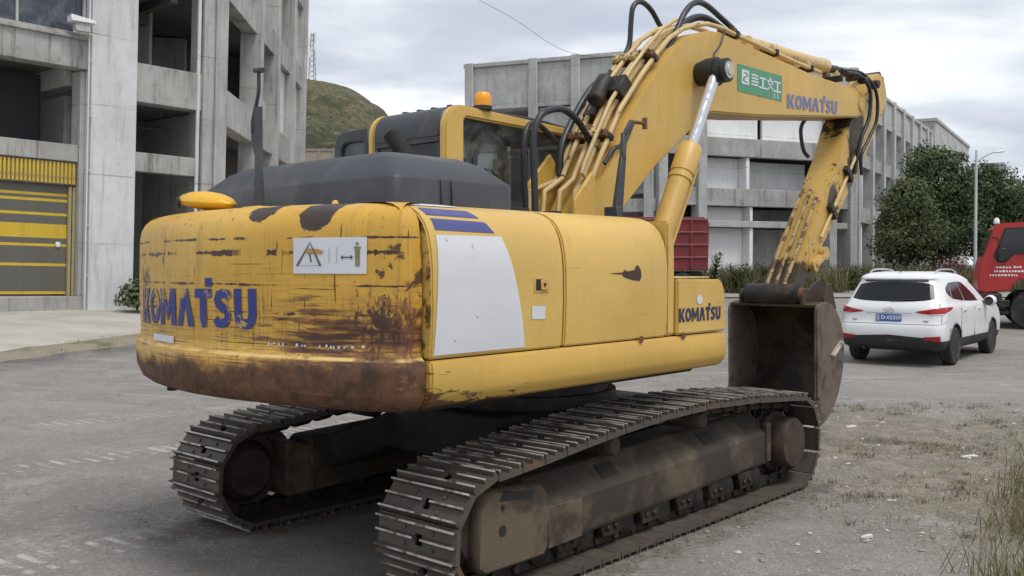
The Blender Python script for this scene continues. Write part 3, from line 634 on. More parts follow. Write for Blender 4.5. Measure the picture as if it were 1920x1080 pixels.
def crawler(sg):
    yc = sg*1.11
    b = MB(); o = lambda y: yc+sg*y                  # y outward from the chain line
    b.prism([(o(-.22),.17),(o(.17),.17),(o(.19),.20),(o(.19),.42),(o(.02),.565),(o(-.22),.565)], -1.30, 1.42, 'x')
    b.v = [(x, y, z+.032*(x+1.30)) for x, y, z in b.v]       # the beam rises towards the drive end
    fr = b.build('track_frame', M['frame'], EXC, bevel=.010, ang=18)
    b = MB(); b.prism([(-1.86,.20),(-1.80,.155),(-1.31,.155),(-1.27,.20),(-1.27,.50),(-1.33,.575),(-1.74,.60),(-1.84,.52)], o(.10), o(.215))
    b.prism([(-1.50,.16),(-1.22,.16),(-1.22,.50),(-1.50,.55)], o(-.2), o(.10))
    g = b.build('idler_guard', M['frame_tan'], fr, bevel=.018)
    MB().lathe([(0,.030),(.003,.030)], (-1.665,o(.2155),.372), (0,sg,0), 16).build('guard_hole_shade', M['black'], fr)  # black disc laid on the guard, painting the shade inside the hole
    MB().lathe([(0,.014),(.012,.014)], (-1.66,o(.2155),.50), (0,sg,0), 8).build('guard_bolt', M['rust'], fr)
    MB().prism([(-1.27,.425),(-.95,.42),(-.95,.19),(-1.27,.18)], o(.1915), o(.204)).build('mud_cake', M['frame_tan'], fr, bevel=.005)
    # black plates painting slot shade on the sloped frame top, and the bolted end plate
    nrm = Vector((0, sg*.145, .17)).normalized(); up = Vector((0, -sg*.17, .145)).normalized()
    for xs, hl in ((-.58,.085),(.62,.08)):
        c = Vector((xs, o(.105), .4925+.032*(xs+1.30)))+nrm*.001
        MB().obox(c, (1,0,0), up, nrm, hl, .055, .004).build('frame_slot_shade', M['black'], fr, bevel=.003)
    MB().prism([(-1.70,.53),(-1.42,.50),(-1.38,.555),(-1.66,.585)], o(.2), o(.2165)).build('guard_slot_shade', M['black'], fr, bevel=.006)  # black piece laid on the guard; its colour is the slot's shade
    b = MB(); b.prism([(1.43,.28),(1.43,.58),(1.36,.58),(1.36,.28)], o(.16), o(.205)); b.build('end_plate', M['frame_tan'], fr, bevel=.006)
    b = MB(); b.lathe([(-.06,.10),(-.06,.27),(-.03,.285),(.03,.285),(.06,.27),(.06,.10)], (-XE,yc,ZT), (0,1,0), 36)
    b.lathe([(-.14,.16),(-.06,.22),(.06,.22),(.14,.16)], (-XE,yc,ZT), (0,1,0), 28).build('idler_wheel', M['rust'], fr)
    b = MB(); n = 23
    prof = []
    for i in range(n*2): a = 2*PI*i/(n*2); r = .305 if i % 2 else .262; prof.append((XE+r*math.cos(a), ZT+r*math.sin(a)))
    b.prism(prof, yc-.03, yc+.03); b.build('sprocket', M['grease'], fr, bevel=.006)
    b = MB(); b.lathe([(0,.24),(.07,.24),(.09,.205),(.225,.20),(.243,.185),(.25,.12),(.252,.0)], (XE,yc,ZT+.01), (0,sg,0), 32)
    b.build('final_drive', M['rust'], fr)
    for i in range(7):
        x = -1.25+i*.43
        MB().lathe([(-.15,.05),(-.13,.085),(-.09,.085),(-.06,.10),(.06,.10),(.09,.085),(.125,.085),(.14,.06),(.145,.03)], (x,yc,.155), (0,sg,0), 18).build('roller', M['grease'], fr)
    for i in range(6):
        x = -1.035+i*.43
        b = MB(); b.prism([(x-.09,.115),(x+.09,.115),(x+.12,.24),(x-.12,.24)], o(.10), o(.165)); b.lathe([(0,.022),(.015,.022)], (x-.04,o(.165),.17), (0,sg,0), 6); b.lathe([(0,.022),(.015,.022)], (x+.04,o(.165),.17), (0,sg,0), 6)
        b.build('roller_bracket', M['grease'], fr, bevel=.008)
    for x in (-.62, .42):
        MB().lathe([(-.15,.05),(-.10,.07),(.14,.07),(.19,.062),(.205,.05),(.208,.02)], (x,yc,ZT+RT+interp(ARCH,x)-.115), (0,sg,0), 18).build('carrier_roller', M['rust'], fr)
    for i in range(NSH):
        (x, z), a = track_at((i+.35)*PER/NSH)
        for nm, me in (('shoe', SHOE), ('chain_link', LINK)):
            put(nm, me, fr, (x, yc, z), (0, a, 0))
    return fr
crawler(-1); crawler(1)
b = MB(); b.box(-.85,.85,-.55,.55,.46,.80)
for sx in (-1,1):
    for sy in (-1,1):
        b.add([(sx*.35,sy*.5,.50),(sx*.85,sy*.5,.50),(sx*1.15,sy*.92,.30),(sx*.75,sy*.92,.30),(sx*.35,sy*.5,.76),(sx*.85,sy*.5,.76),(sx*1.15,sy*.92,.55),(sx*.75,sy*.92,.55)],
              [(0,1,2,3),(4,5,6,7),(0,1,5,4),(1,2,6,5),(2,3,7,6),(3,0,4,7)])
b.build('undercarriage_frame', M['black'], EXC, bevel=.015)
MB().lathe([(0,.70),(.09,.70),(.09,.64),(.16,.64),(.16,.72),(.24,.72)], (0,0,.80), (0,0,1), 40).build('swing_ring', M['grease'], EXC)

# ---- upper structure
b = MB(); b.box(-2.30,.42,-1.24,1.24,1.06,1.33); b.box(.424,1.16,-.45,1.24,1.06,1.33); b.build('revolving_frame', M['black'], EXC, bevel=.02)
MB().box(-1.9,.1,-1.20,1.20,1.335,2.05).build('engine_bay', M['black'], EXC)
def plan(t):
    """counterweight plan outline, t 0..1 from the right seam round the tail to the left seam: point, outward normal"""
    R_, ya, rc = 2.74, 1.315, .075
    xa = -math.sqrt(R_*R_-ya*ya); aa = math.atan2(ya, -xa)
    xs = -2.252
    if t < .16 or t > .84:
        sg = -1 if t < .16 else 1; k = (t/.16) if t < .16 else (1-t)/.16     # 0 at the seam .. 1 at the arc
        n0 = Vector((0., 1.)); n1 = Vector((-math.cos(aa), math.sin(aa)))
        c = Vector((xa, ya))-n1*rc
        if k < .3: p = Vector((lerp(xs, c.x, k/.3), c.y+rc)); nn = n0
        else:
            a0, a1 = PI/2, math.atan2(n1.y, n1.x); a = lerp(a0, a1, (k-.3)/.7); nn = Vector((math.cos(a), math.sin(a))); p = c+nn*rc
        return Vector((p.x, sg*p.y)), Vector((nn.x, sg*nn.y))
    a = lerp(-aa, aa, (t-.16)/.68); nn = Vector((-math.cos(a), math.sin(a))); return nn*R_, nn
CWP = [(1.07,.30),(1.074,.14),(1.09,.065),(1.12,.025),(1.17,.005),(1.27,.0),(1.325,.0),(1.338,.012),(1.35,.026),(1.40,.030),(1.5,.030),(1.6,.028),(1.7,.028),(1.8,.030),(1.9,.034),
       (1.97,.038),(2.025,.048),(2.062,.068),(2.09,.098),(2.11,.145),(2.122,.21),(2.128,.42)]
b = MB(); NT_ = 96
for i in range(NT_+1):
    p, nn = plan(i/NT_)
    for z, ins in CWP:
        dn = .010*mnoise.noise(Vector((p.x*1.7, p.y*1.7, z*2.3)))+.004*mnoise.noise(Vector((p.x*6, p.y*6, z*8)))
        q = p-nn*(ins-dn); q.x = min(q.x, -2.252+0*q.x) if i in (0, NT_) else q.x
        zz = z if z > 1.3 else z+.055*max(0, (p.y-.9)/.5)*(1.33-z)/.26
        b.v.append((q.x, q.y, zz))
w_ = len(CWP)
for i in range(NT_):
    for j in range(w_-1): b.f.append((i*w_+j, (i+1)*w_+j, (i+1)*w_+j+1, i*w_+j+1))
b.f.append(tuple(i*w_ for i in range(NT_+1))); b.f.append(tuple(i*w_+w_-1 for i in range(NT_, -1, -1)))
b.f.append(tuple(range(w_))); b.f.append(tuple(NT_*w_+j for j in range(w_-1, -1, -1)))
b.mi = [0]*len(b.f)
CW = b.build('counterweight', M['cw'], EXC, ang=50)
def cwmap(y, z, off=.003):
    a = math.asin(max(-1, min(1, y/2.74))); px, py = -math.cos(a)*2.74, math.sin(a)*2.74
    dn = .010*mnoise.noise(Vector((px*1.7, py*1.7, z*2.3)))+.004*mnoise.noise(Vector((px*6, py*6, z*8)))
    r = 2.74-interp([(q[0], q[1]) for q in CWP], z)+dn+off+.0015
    return (-math.cos(a)*r, math.sin(a)*r, z)
brand('brand_lettering', lambda u, v: cwmap(lerp(.90,-.52,u), lerp(1.475,1.685,v)-.02*(1-u)), M['blue_scuffed'], CW)
patchgrid('warning_plate', lambda u, v: cwmap(lerp(-.765,-1.165,u), lerp(1.765,1.945,v), .003), 10, 4, M['white_decal'], CW)
wp = lambda x, y: cwmap(lerp(-.765,-1.165,x), lerp(1.765,1.945,y), .006)
tri = [(.06,.22),(.25,.86),(.40,.22)]
decal('warning_sign_print', strip(tri, .035, True)+strip([(.24,.58),(.255,.44),(.27,.32)], .018), wp, M['ink'], CW)
decal('warning_sign_machine', [[(.17,.56),(.42,.54),(.44,.62),(.36,.68),(.22,.70)]], wp, M['ink_ochre'], CW)
decal('warning_sign_person', [circ(.885,.82,.018,.05,10), [(.845,.74),(.93,.74),(.93,.68),(.845,.68)], [(.858,.67),(.918,.67),(.915,.42),(.86,.42)],
      [(.86,.41),(.883,.41),(.883,.20),(.862,.20)], [(.892,.41),(.915,.41),(.913,.20),(.892,.20)]], wp, M['ink_olive'], CW)
decal('warning_sign_frame', strip([(.52,.30),(.52,.72),(.62,.72),(.62,.30)], .010, True), wp, M['ink_pale'], CW)
decal('warning_sign_arrow', [[(.70,.465),(.80,.465),(.80,.43),(.70,.43)], [(.67,.45),(.70,.52),(.70,.38)], [(.83,.45),(.80,.52),(.80,.38)]], wp, M['ink'], CW)
patchgrid('worn_sticker', lambda u, v: cwmap(lerp(.60,.27,u), lerp(1.362,1.402,v), .004), 6, 1, M['white_decal'], CW)
gp = []; yy = -.60
while yy > -1.14:                                     # remains of a printed line, rubbed to blotches
    gw = random.uniform(.006,.020); z0 = 1.394+.008*random.random(); z1 = 1.408+.010*random.random()
    if random.random() < .72: gp += [[(yy,z0),(yy-gw,z0+random.uniform(-.004,.004)),(yy-gw*random.uniform(.7,1.),z1),(yy-gw*.2,z1-random.uniform(0,.006))]]
    yy -= gw+random.uniform(.002,.016)
setting(decal('worn_print', gp, lambda y, z: cwmap(y, z, .003), M['white_decal'], CW), 'stuff')
# light lump lashed on the tail, lifting eyes, small drain stub
b = MB()
def lump(u, v):
    a = v*2*PI; s_ = math.sin(PI*min(1, max(0, u)))**.42
    return (-2.36+.125*s_*math.cos(a), lerp(.74,.22,u), 2.166+.045*(1-u)+(.058*s_*math.sin(a))*(1.15 if math.sin(a) > 0 else .8))
b.grid(lump, 16, 16); b.build('work_light_cover', basic('bright_yellow_cover', (.72,.41,.02), .42, 0, .1, 4), EXC)
MB().lathe([(0,.035),(.012,.035)], (-2.462,.63,2.190), (-1,.25,-.15), 12).build('work_light_lens', M['black'], EXC)
MB().lathe([(0,.022),(.025,.018),(.035,.010)], (-2.28,-.68,2.118), (0,0,1), 10).build('lifting_nub', M['yellow'], EXC)
MB().cyl((-2.5,.66,1.04), (-2.5,.66,1.10), .03, 10).build('drain_stub', M['black'], EXC)

YS = [(1.343,-1.376),(1.45,-1.385),(1.60,-1.390),(1.78,-1.388),(1.88,-1.378),(1.96,-1.358),(2.02,-1.328),(2.065,-1.285),(2.095,-1.23),(2.115,-1.16),(2.128,-1.05),(2.132,-.95)]
def sidey(z): return interp(YS, z)
prof = [(y, z) for z, y in YS]+[(-.95, 1.343)]
def sidebox(name, x0, x1, m, sg=1, zcut=None):
    b = MB(); pf = [(sg*y, z) for y, z in prof]
    b.prism(pf, x0, x1, 'x'); return b.build(name, m, EXC, bevel=.010, segs=2, ang=30)
def edge_worn(name, col, wear, x0, wdt, low=None):
    m = yellow_paint(name, col, wear, .14); t = NT(m.node_tree); b_ = t.n['Principled BSDF']; c = t.coord(); x, y, z = t.sep(c)[:3]
    src = b_.inputs['Base Color'].links[0].from_socket; nf = t.noise(c, 8, 7, .7, .4); n2 = t.noise(t.scale(c, (1.5, 1, 6)), 2.6, 6, .7, .5)
    d = t.math('DIVIDE', t.math('SUBTRACT', x, x0), wdt)
    if low: d = t.math('ADD', d, t.math('DIVIDE', t.math('SUBTRACT', z, low[0]), low[1]))
    d = t.math('ADD', d, t.math('MULTIPLY', t.math('SUBTRACT', n2 if low else nf, .5), 7. if low else 3.2))
    src = t.mix(t.step(d, .35, .7, .9, 0.), src, (.075,.033,.016)); t.put(b_.inputs['Base Color'], src); return m
D1 = sidebox('engine_side_door', -2.240, -1.222, edge_worn('door_paint', (.62,.405,.105), .75, -2.246, .010))
D2 = sidebox('pump_side_door', -1.206, -.150, M['yellow_clean'])
b = MB(); b.prism([(-.138,1.345),(-.048,1.345),(-.042,1.72),(-.046,1.93),(-.062,2.01),(-.095,2.07),(-.138,2.105)], -1.372, -.62)
b.build('tank_front_cover', M['yellow_clean'], EXC, bevel=.014, segs=2)
b = MB(); b.prism([(-.034,1.345),(.592,1.345),(.606,1.42),(.582,1.47),(.588,1.55),(.572,1.64),(.545,1.69),(.51,1.708),(-.034,1.716)], -1.388, -.60)
TB = b.build('tool_box', M['yellow_clean'], EXC, bevel=.012, segs=2)
MB().box(.0,.42,-1.36,-.64,1.717,1.727).build('tool_box_lid', M['yellow_pipe'], EXC, bevel=.004)
b = MB(); b.prism([(-1.384,1.336),(-1.394,1.27),(-1.390,1.18),(-1.368,1.125),(-1.325,1.095),(-1.2,1.085),(-1.2,1.336)], -2.246, .60, 'x')
SK = b.build('right_skirt', edge_worn('skirt_paint', (.61,.385,.085), .745, -2.26, .75, (1.09,.16)), EXC, bevel=.012, segs=2)
b = MB(); b.prism([(1.384,1.336),(1.394,1.27),(1.390,1.18),(1.368,1.125),(1.325,1.095),(1.2,1.085),(1.2,1.336)], -2.246, 1.15, 'x')
b.build('left_skirt', M['yellow_skirt'], EXC, bevel=.012)
sidebox('left_side_door', -2.240, -1.22, M['yellow_clean'], -1); sidebox('left_air_door', -1.206, -.62, M['yellow_clean'], -1)
MB().box(-1.206,-.05,-.945,-.40,1.35,2.118).build('tank_top', M['yellow'], EXC, bevel=.02)
for x, y in ((-.85,-.72),(-.45,-.66)): MB().lathe([(0,.085),(.02,.085),(.02,.07),(.05,.065),(.055,.03)], (x,y,2.118), (0,0,1), 20).build('filler_cap', M['black'], EXC)
# markings on the side doors: white field, blue stripes, lettering, latch, labels
def on_side(x, z, off=.003): return (x, sidey(z)-off, z)
def quadmap(q):
    """q: lower-left, lower-right, upper-right, upper-left in (x, z)"""
    return lambda u, v: on_side(lerp(lerp(q[0][0],q[1][0],u), lerp(q[3][0],q[2][0],u), v), lerp(lerp(q[0][1],q[1][1],u), lerp(q[3][1],q[2][1],u), v))
def whitefield(u, v):
    z = lerp(1.362, 1.958, v); xr = interp([(1.36,-1.545),(1.50,-1.572),(1.65,-1.608),(1.80,-1.652),(1.90,-1.688),(1.96,-1.714)], z)
    return on_side(lerp(lerp(-2.222,-2.188,v), xr, u), z)
patchgrid('white_field', whitefield, 6, 16, M['white_decal'], D1)
patchgrid('blue_stripe', quadmap([(-2.18,1.982),(-1.755,1.975),(-1.80,2.033),(-2.18,2.042)]), 6, 5, M['blue_decal'], D1)
patchgrid('blue_stripe', quadmap([(-2.19,2.058),(-1.82,2.052),(-1.85,2.092),(-2.19,2.098)]), 6, 5, M['blue_decal'], D1)
patchgrid('white_strip', lambda u, v: (lerp(-2.225,-1.86,u), lerp(-1.185,-1.03,v), interp([(-1.23,2.095),(-1.16,2.115),(-1.05,2.128),(-.95,2.132)], lerp(-1.185,-1.03,v))+.004), 4, 6, M['white_decal'], D1)
b = MB(); b.box(-1.480,-1.352,-1.3935,-1.3885,1.655,1.742); LT = b.build('latch_plate', M['yellow_skirt'], D1, bevel=.002)
MB().box(-1.468,-1.40,-1.3955,-1.3937,1.668,1.730).build('latch_recess_shade', M['black'], D1)  # flat black plate, recess shade given as colour
MB().box(-1.432,-1.372,-1.4035,-1.3937,1.670,1.728).build('latch_handle', M['yellow'], D1, bevel=.003)
MB().lathe([(0,.010),(.004,.010)], (-1.405,-1.4036,1.70), (0,-1,0), 10).build('latch_lock', M['black'], D1)
patchgrid('small_label', quadmap([(-1.500,1.512),(-1.385,1.508),(-1.385,1.580),(-1.500,1.585)]), 2, 2, M['white_decal'], D1)
pts = [(-.80,1.757),(-.66,1.751),(-.645,1.735),(-.615,1.728),(-.55,1.715),(-.475,1.708),(-.455,1.735),(-.462,1.775),(-.49,1.808),(-.515,1.800),(-.525,1.778),(-.575,1.772),(-.61,1.768),(-.635,1.779),(-.65,1.763)]
decal('bare_patch', [pts], lambda x, z: on_side(x, z), M['rust'], D2)
brand('brand_lettering', lambda u, v: (lerp(-.085+.062,.515,u), -1.3915, lerp(1.428,1.520,v)), M['navy'], TB)
decal('chipped_spot', [circ(.235,1.573,.036,.032,12)], lambda x, z: (x, -1.3915, z), M['white_decal'], TB)
for x, z in ((.03,1.338),(-.46,1.342)): MB().lathe([(0,.022),(.006,.022)], (x,-1.392,z), (0,-1,0), 10).build('skirt_bolt', M['bolt_rust'], SK)

# ---- hood, exhaust, mirror pole
HZ = [(2.03,0,0),(2.27,.004,.004),(2.285,.012,.012),(2.39,.115,.15),(2.43,.19,.26),(2.445,.30,.40)]
hx0, hx1, hy0, hy1 = -2.13, -1.165, -.975, .985
b = MB(); rings = []
def rrect(x0, x1, y0, y1, r, n=5):
    out = []
    for cx, cy, a0 in ((x1-r,y1-r,0),(x0+r,y1-r,PI/2),(x0+r,y0+r,PI),(x1-r,y0+r,1.5*PI)):
        out += [(cx+r*math.cos(a0+PI/2*k/n), cy+r*math.sin(a0+PI/2*k/n)) for k in range(n+1)]
    return out
for z, ix, iy in HZ: rings.append([(x, y, z+.025*math.exp(-((y+.1)/.6)**2)*(z > 2.35)) for x, y in rrect(hx0+ix, hx1-ix, hy0+iy, hy1-iy, .07)])
n = len(rings[0]); b.v = [p for r in rings for p in r]
b.f = [(i*n+k, i*n+(k+1) % n, (i+1)*n+(k+1) % n, (i+1)*n+k) for i in range(len(rings)-1) for k in range(n)]+[tuple((len(rings)-1)*n+k for k in range(n))]
b.mi = [0]*len(b.f); HOOD = b.build('engine_hood', M['gray_plastic'], EXC, ang=60)
for i in range(5): MB().obox((-1.44+.058*i,-.845,2.366), (1,0,0), (0,.73,.69), (0,-.69,.73), .020, .030, .006).build('hood_slot_shade', M['black'], HOOD, bevel=.003)  # black plates on the chamfer paint the dark inside the slots
for x in (-1.78, -1.70): MB().bar((x,-.978,2.10), (x,-.972,2.28), .02, .012, (1,0,0)).build('hood_rib', M['gray_plastic'], HOOD, bevel=.003)
b = MB(); b.tube([(-1.08,.08,2.30),(-1.08,.09,2.47),(-1.10,.13,2.59),(-1.135,.195,2.70)], [.056,.056,.058,.062], 20, True)
EX_ = b.build('exhaust_pipe', M['black'], EXC)
MB().lathe([(0,.056),(.002,.056)], (-1.1362,.1972,2.7024), Vector((-.28,.52,.88)), 18).build('exhaust_mouth', M['black'], EX_)
b = MB(); b.prism([(-.045,2.12),(.045,2.12),(.035,2.30),(.026,2.34),(.026,2.72),(-.026,2.72),(-.026,2.34),(-.035,2.30)], -2.318, -2.296, 'x')
b.tube(curve([(-2.307,.03,2.69),(-2.307,.055,2.58),(-2.307,.06,2.64),(-2.307,.02,2.74),(-2.307,-.005,2.82),(-2.307,-.005,2.93)]), .011, 8)
b.tube([(-2.307,-.045,2.925),(-2.307,.035,2.935)], .016, 8)
b.prism([(.026,2.69),(.07,2.62),(.07,2.52),(.026,2.42)], -2.312, -2.302, 'x')
b.build('mirror_pole', M['gray_plastic'], EXC, bevel=.003)
MB().box(-2.37,-2.26,-.09,.09,2.117,2.145).build('pole_foot', M['yellow'], EXC, bevel=.008)

# ---- cab
def ringprism(b, outer, inner, a, bb, ax='y'):
    n = len(outer)
    mk = {'y': lambda p, t: (p[0], t, p[1]), 'x': lambda p, t: (t, p[0], p[1])}[ax]
    v = [mk(p, t) for t in (a, bb) for p in list(outer)+list(inner)]; f = []
    for i in range(n):
        j = (i+1) % n
        f += [(i, j, n+j, n+i), (2*n+i, 3*n+i, 3*n+j, 2*n+j), (i, 2*n+i, 2*n+j, j), (n+i, n+j, 3*n+j, 3*n+i)]
    return b.add(v, f)
def arc(cx, cy, r, a0, a1, n=6): return [(cx+r*math.cos(lerp(a0,a1,i/n)), cy+r*math.sin(lerp(a0,a1,i/n))) for i in range(n+1)]
outer = [(-.54,2.02)]+arc(-.36,2.825,.18,PI,PI/2)+[(.2,2.985)]+arc(.93,2.84,.12,PI/2,0)+[(1.12,2.02)]
inner = [(-.335,2.12)]+arc(-.305,2.885,.03,PI,PI/2)+[(.2,2.905)]+arc(.90,2.84,.05,PI/2,0)+[(1.03,2.12)]
b = MB(); ringprism(b, outer, inner, .29, .36); b.box(-.54,1.12,.29,.36,1.35,2.018)
CAB = b.build('cab_frame', M['yellow_clean'], EXC, bevel=.016, segs=2)
b = MB(); ringprism(b, outer, inner, 1.11, 1.18); b.box(-.54,1.12,1.11,1.18,1.35,2.018); b.build('cab_left_frame', M['yellow_clean'], CAB, bevel=.016, segs=2)
b = MB()
pf = [(-.535,2.76),(-.535,2.80)]+[(-.36+.172*math.cos(a)-.004, 2.825+.172*math.sin(a)+.006) for a in [PI-.25*i for i in range(1,6)]]+[(-.30,3.005),(.6,3.015),(1.0,2.985),(1.06,2.92),(1.02,2.90),(.6,2.94),(-.30,2.93),(-.46,2.80),(-.46,2.76)]
b.prism(pf, .362, 1.108); b.build('cab_roof', M['gray_plastic'], CAB, bevel=.008)
for y in (.42,.60,.76,.93): MB().box(-.36,-.28,y,y+.045,3.00,3.022).build('roof_clip', M['gray_plastic'], CAB, bevel=.006)
b = MB(); b.box(-.53,-.49,.362,1.108,2.72,2.775); b.box(-.53,-.49,.362,.40,2.1,2.72); b.box(-.53,-.49,1.07,1.108,2.1,2.72); b.box(-.53,-.49,.362,1.108,1.35,2.12)
b.build('cab_rear_frame', M['gray_plastic'], CAB, bevel=.006)
MB().box(-.512,-.506,.40,1.07,2.12,2.72).build('rear_window', M['glass_dark'], CAB)
MB().prism([(p[0], p[1]) for p in inner], .322, .328).build('side_window', M['glass'], CAB)
MB().prism([(p[0], p[1]) for p in inner], 1.142, 1.148).build('left_window', M['glass'], CAB)
MB().box(1.075,1.081,.365,1.105,1.7,2.86).build('windscreen', M['glass'], CAB)
b = MB(); b.box(1.06,1.10,.362,1.108,2.86,2.93); b.box(1.06,1.10,.362,1.108,1.35,1.7); b.build('cab_front_frame', M['yellow_clean'], CAB, bevel=.008)
b = MB(); b.box(-.48,1.05,.37,1.10,1.36,1.42); b.box(-.15,.42,.52,.98,1.42,1.92); b.box(-.22,-.06,.52,.98,1.9,2.66); b.box(.2,.75,.37,.52,1.42,2.15); b.box(-.46,-.25,.37,1.1,1.42,2.3)
b.build('cab_seat', M['black'], CAB, bevel=.04)
MB().tube(curve([(-.15,.34,2.30),(-.12,.40,2.62),(.05,.42,2.80),(.3,.42,2.78)]), .022, 8).build('cab_hand_rail', M['rubber'], CAB)
outer = [(1.20,1.5)]+[(1.20,2.905)]+arc(1.50,2.765,.14,PI/2,0)+[(1.66,2.5),(1.66,1.5)]
inner = [(1.26,1.9)]+[(1.26,2.80)]+arc(1.47,2.72,.08,PI/2,0)+[(1.56,2.5),(1.56,1.9)]
b = MB(); ringprism(b, outer, inner, -.52, -.46, 'x'); DR = b.build('cab_door', M['gray_plastic'], EXC, bevel=.012)
MB().prism(inner, -.492, -.488, 'x').build('door_window', M['glass_win'], DR)
b = MB(); b.lathe([(0,.075),(.03,.075),(.03,.065)], (-.10,.33,2.998), (0,0,1), 20); BC = b.build('beacon_base', M['rubber'], EXC)
MB().lathe([(0,.066),(.05,.068),(.085,.062),(.105,.045),(.113,.0)], (-.10,.33,3.029), (0,0,1), 24).build('beacon_lens', M['amber'], EXC)

# ---- boom
TOPL = [(.30,2.0),(.493,2.30),(.936,3.005),(1.253,3.34),(1.598,3.665),(1.80,3.79),(2.0,3.865),(2.2,3.92),(2.40,3.94),(2.62,3.925),(2.87,3.905),(3.34,3.885),(4.42,3.83),(5.52,3.842)]
LOWL = [(.70,2.0),(.895,2.269),(1.352,2.638),(1.773,2.905),(1.93,3.02),(2.04,3.11),(2.13,3.16),(2.25,3.19),(3.05,3.25),(5.53,3.515)]
b = MB(); b.prism(TOPL+[(5.66,3.80),(5.72,3.70),(5.66,3.58)]+LOWL[::-1], YC-.215, YC+.215)
def boom_paint():
    return yellow_paint('boom_paint', (.59,.375,.092), .745, .22)
BOOM = b.build('boom', boom_paint(), EXC, bevel=.016, segs=2)
YR = YC-.215
brand('brand_lettering', lambda u, v: (lerp(3.72,4.93,u), YR-.004, lerp(3.405,3.55,v)+.075*u), M['blue_pale'], BOOM)
GQ = lambda u, v: (lerp(2.70,3.60,u), YR-.004, lerp(3.445,3.70,v)-.0*u+lerp(0,.012,u))
patchgrid('green_sticker', GQ, 4, 2, M['green_decal'], BOOM)
gm = lambda u, v: (lerp(2.70,3.60,u), YR-.007, lerp(3.445,3.70,v)+lerp(0,.012,u))
gl = [[(.08,.30),(.24,.30),(.24,.84),(.08,.84)]]
for r in range(4): gl += [[(.29,.34+.12*r),(.44,.34+.12*r),(.44,.41+.12*r),(.29,.41+.12*r)]]
for x0 in (.47,.81): gl += [[(x0,.66),(x0+.15,.66),(x0+.15,.73),(x0,.73)], [(x0-.01,.30),(x0+.16,.30),(x0+.16,.37),(x0-.01,.37)], [(x0+.055,.38),(x0+.095,.38),(x0+.095,.65),(x0+.055,.65)]]
gl += [[(.64,.64),(.79,.64),(.79,.70),(.64,.70)], [(.695,.71),(.735,.71),(.735,.80),(.695,.80)]]+strip([(.66,.62),(.71,.50),(.79,.31)], .035)+strip([(.77,.62),(.745,.54)], .035)+strip([(.695,.42),(.64,.31)], .035)
for x0 in (.80,.88): gl += [[(x0,.06),(x0+.018,.06),(x0+.018,.24),(x0,.24)]]
decal('sticker_lettering', gl, gm, M['white_decal'], BOOM)
decal('sticker_emblem', strip([(.12,.74),(.19,.74),(.20,.64),(.13,.56),(.12,.44),(.19,.40)], .03), lambda u, v: (lerp(2.70,3.60,u), YR-.010, lerp(3.445,3.70,v)), M['green_decal'], BOOM)
# pin boss and boom cylinders
b = MB(); b.lathe([(0,.10),(.10,.125),(.20,.125),(.20,.105),(.30,.105),(.305,.06)], (2.02,YR+.01,3.50), (0,-1,0), 24); b.build('cylinder_pin_boss', M['rubber'], BOOM)
MB().lathe([(0,.075),(.012,.075),(.012,.05),(.02,.045)], (2.02,YR-.297,3.50), (0,-1,0), 20).build('pin_cap', M['worn_steel'], BOOM)
for sg in (-1, 1):
    yy = YC+sg*.40
    top = Vector((1.99,yy,3.49)); bot = Vector((.78,yy,1.42)); ax = (top-bot).normalized(); mid = top-ax*.80
    MB().cyl(mid-ax*.02, top, .052, 20).build('boom_cylinder_rod', M['chrome'], EXC)
    b = MB(); L = (mid-bot).length
    b.lathe([(0,.095),(L-.34,.095),(L-.34,.104),(L-.30,.104),(L-.30,.097),(L-.27,.097),(L-.27,.104),(L-.02,.106),(L,.098),(L+.005,.06)], bot, ax, 28)
    CY = b.build('boom_cylinder', M['yellow_boom'], EXC)
    sd = ax.cross(Vector((0,1,0))).normalized()
    MB().tube([mid-ax*.10-sd*.10+Vector((0,sg*.02,0)), mid-ax*.13-sd*.135+Vector((0,sg*.02,0)), bot+ax*.1-sd*.135+Vector((0,sg*.02,0))], .024, 10).build('cylinder_pipe', M['yellow_boom'], CY)
    MB().lathe([(-.07,.085),(.07,.085)], top, (0,1,0), 20).build('rod_eye', M['rubber'], CY)
# foot bracket beside the boom foot
b = MB(); b.prism([(.20,1.9),(.20,2.42),(.50,2.70),(.80,2.36),(.95,2.1),(.95,1.9)], YC+.225, YC+.26); b.prism([(.20,1.9),(.20,2.30),(.42,2.52),(.60,2.2),(.60,1.9)], YC-.26, YC-.225)
b.build('boom_foot_bracket', M['yellow'], EXC, bevel=.008)
MB().box(-.03,1.15,-.38,.26,1.33,1.98).build('boom_mount', M['yellow'], EXC, bevel=.02)
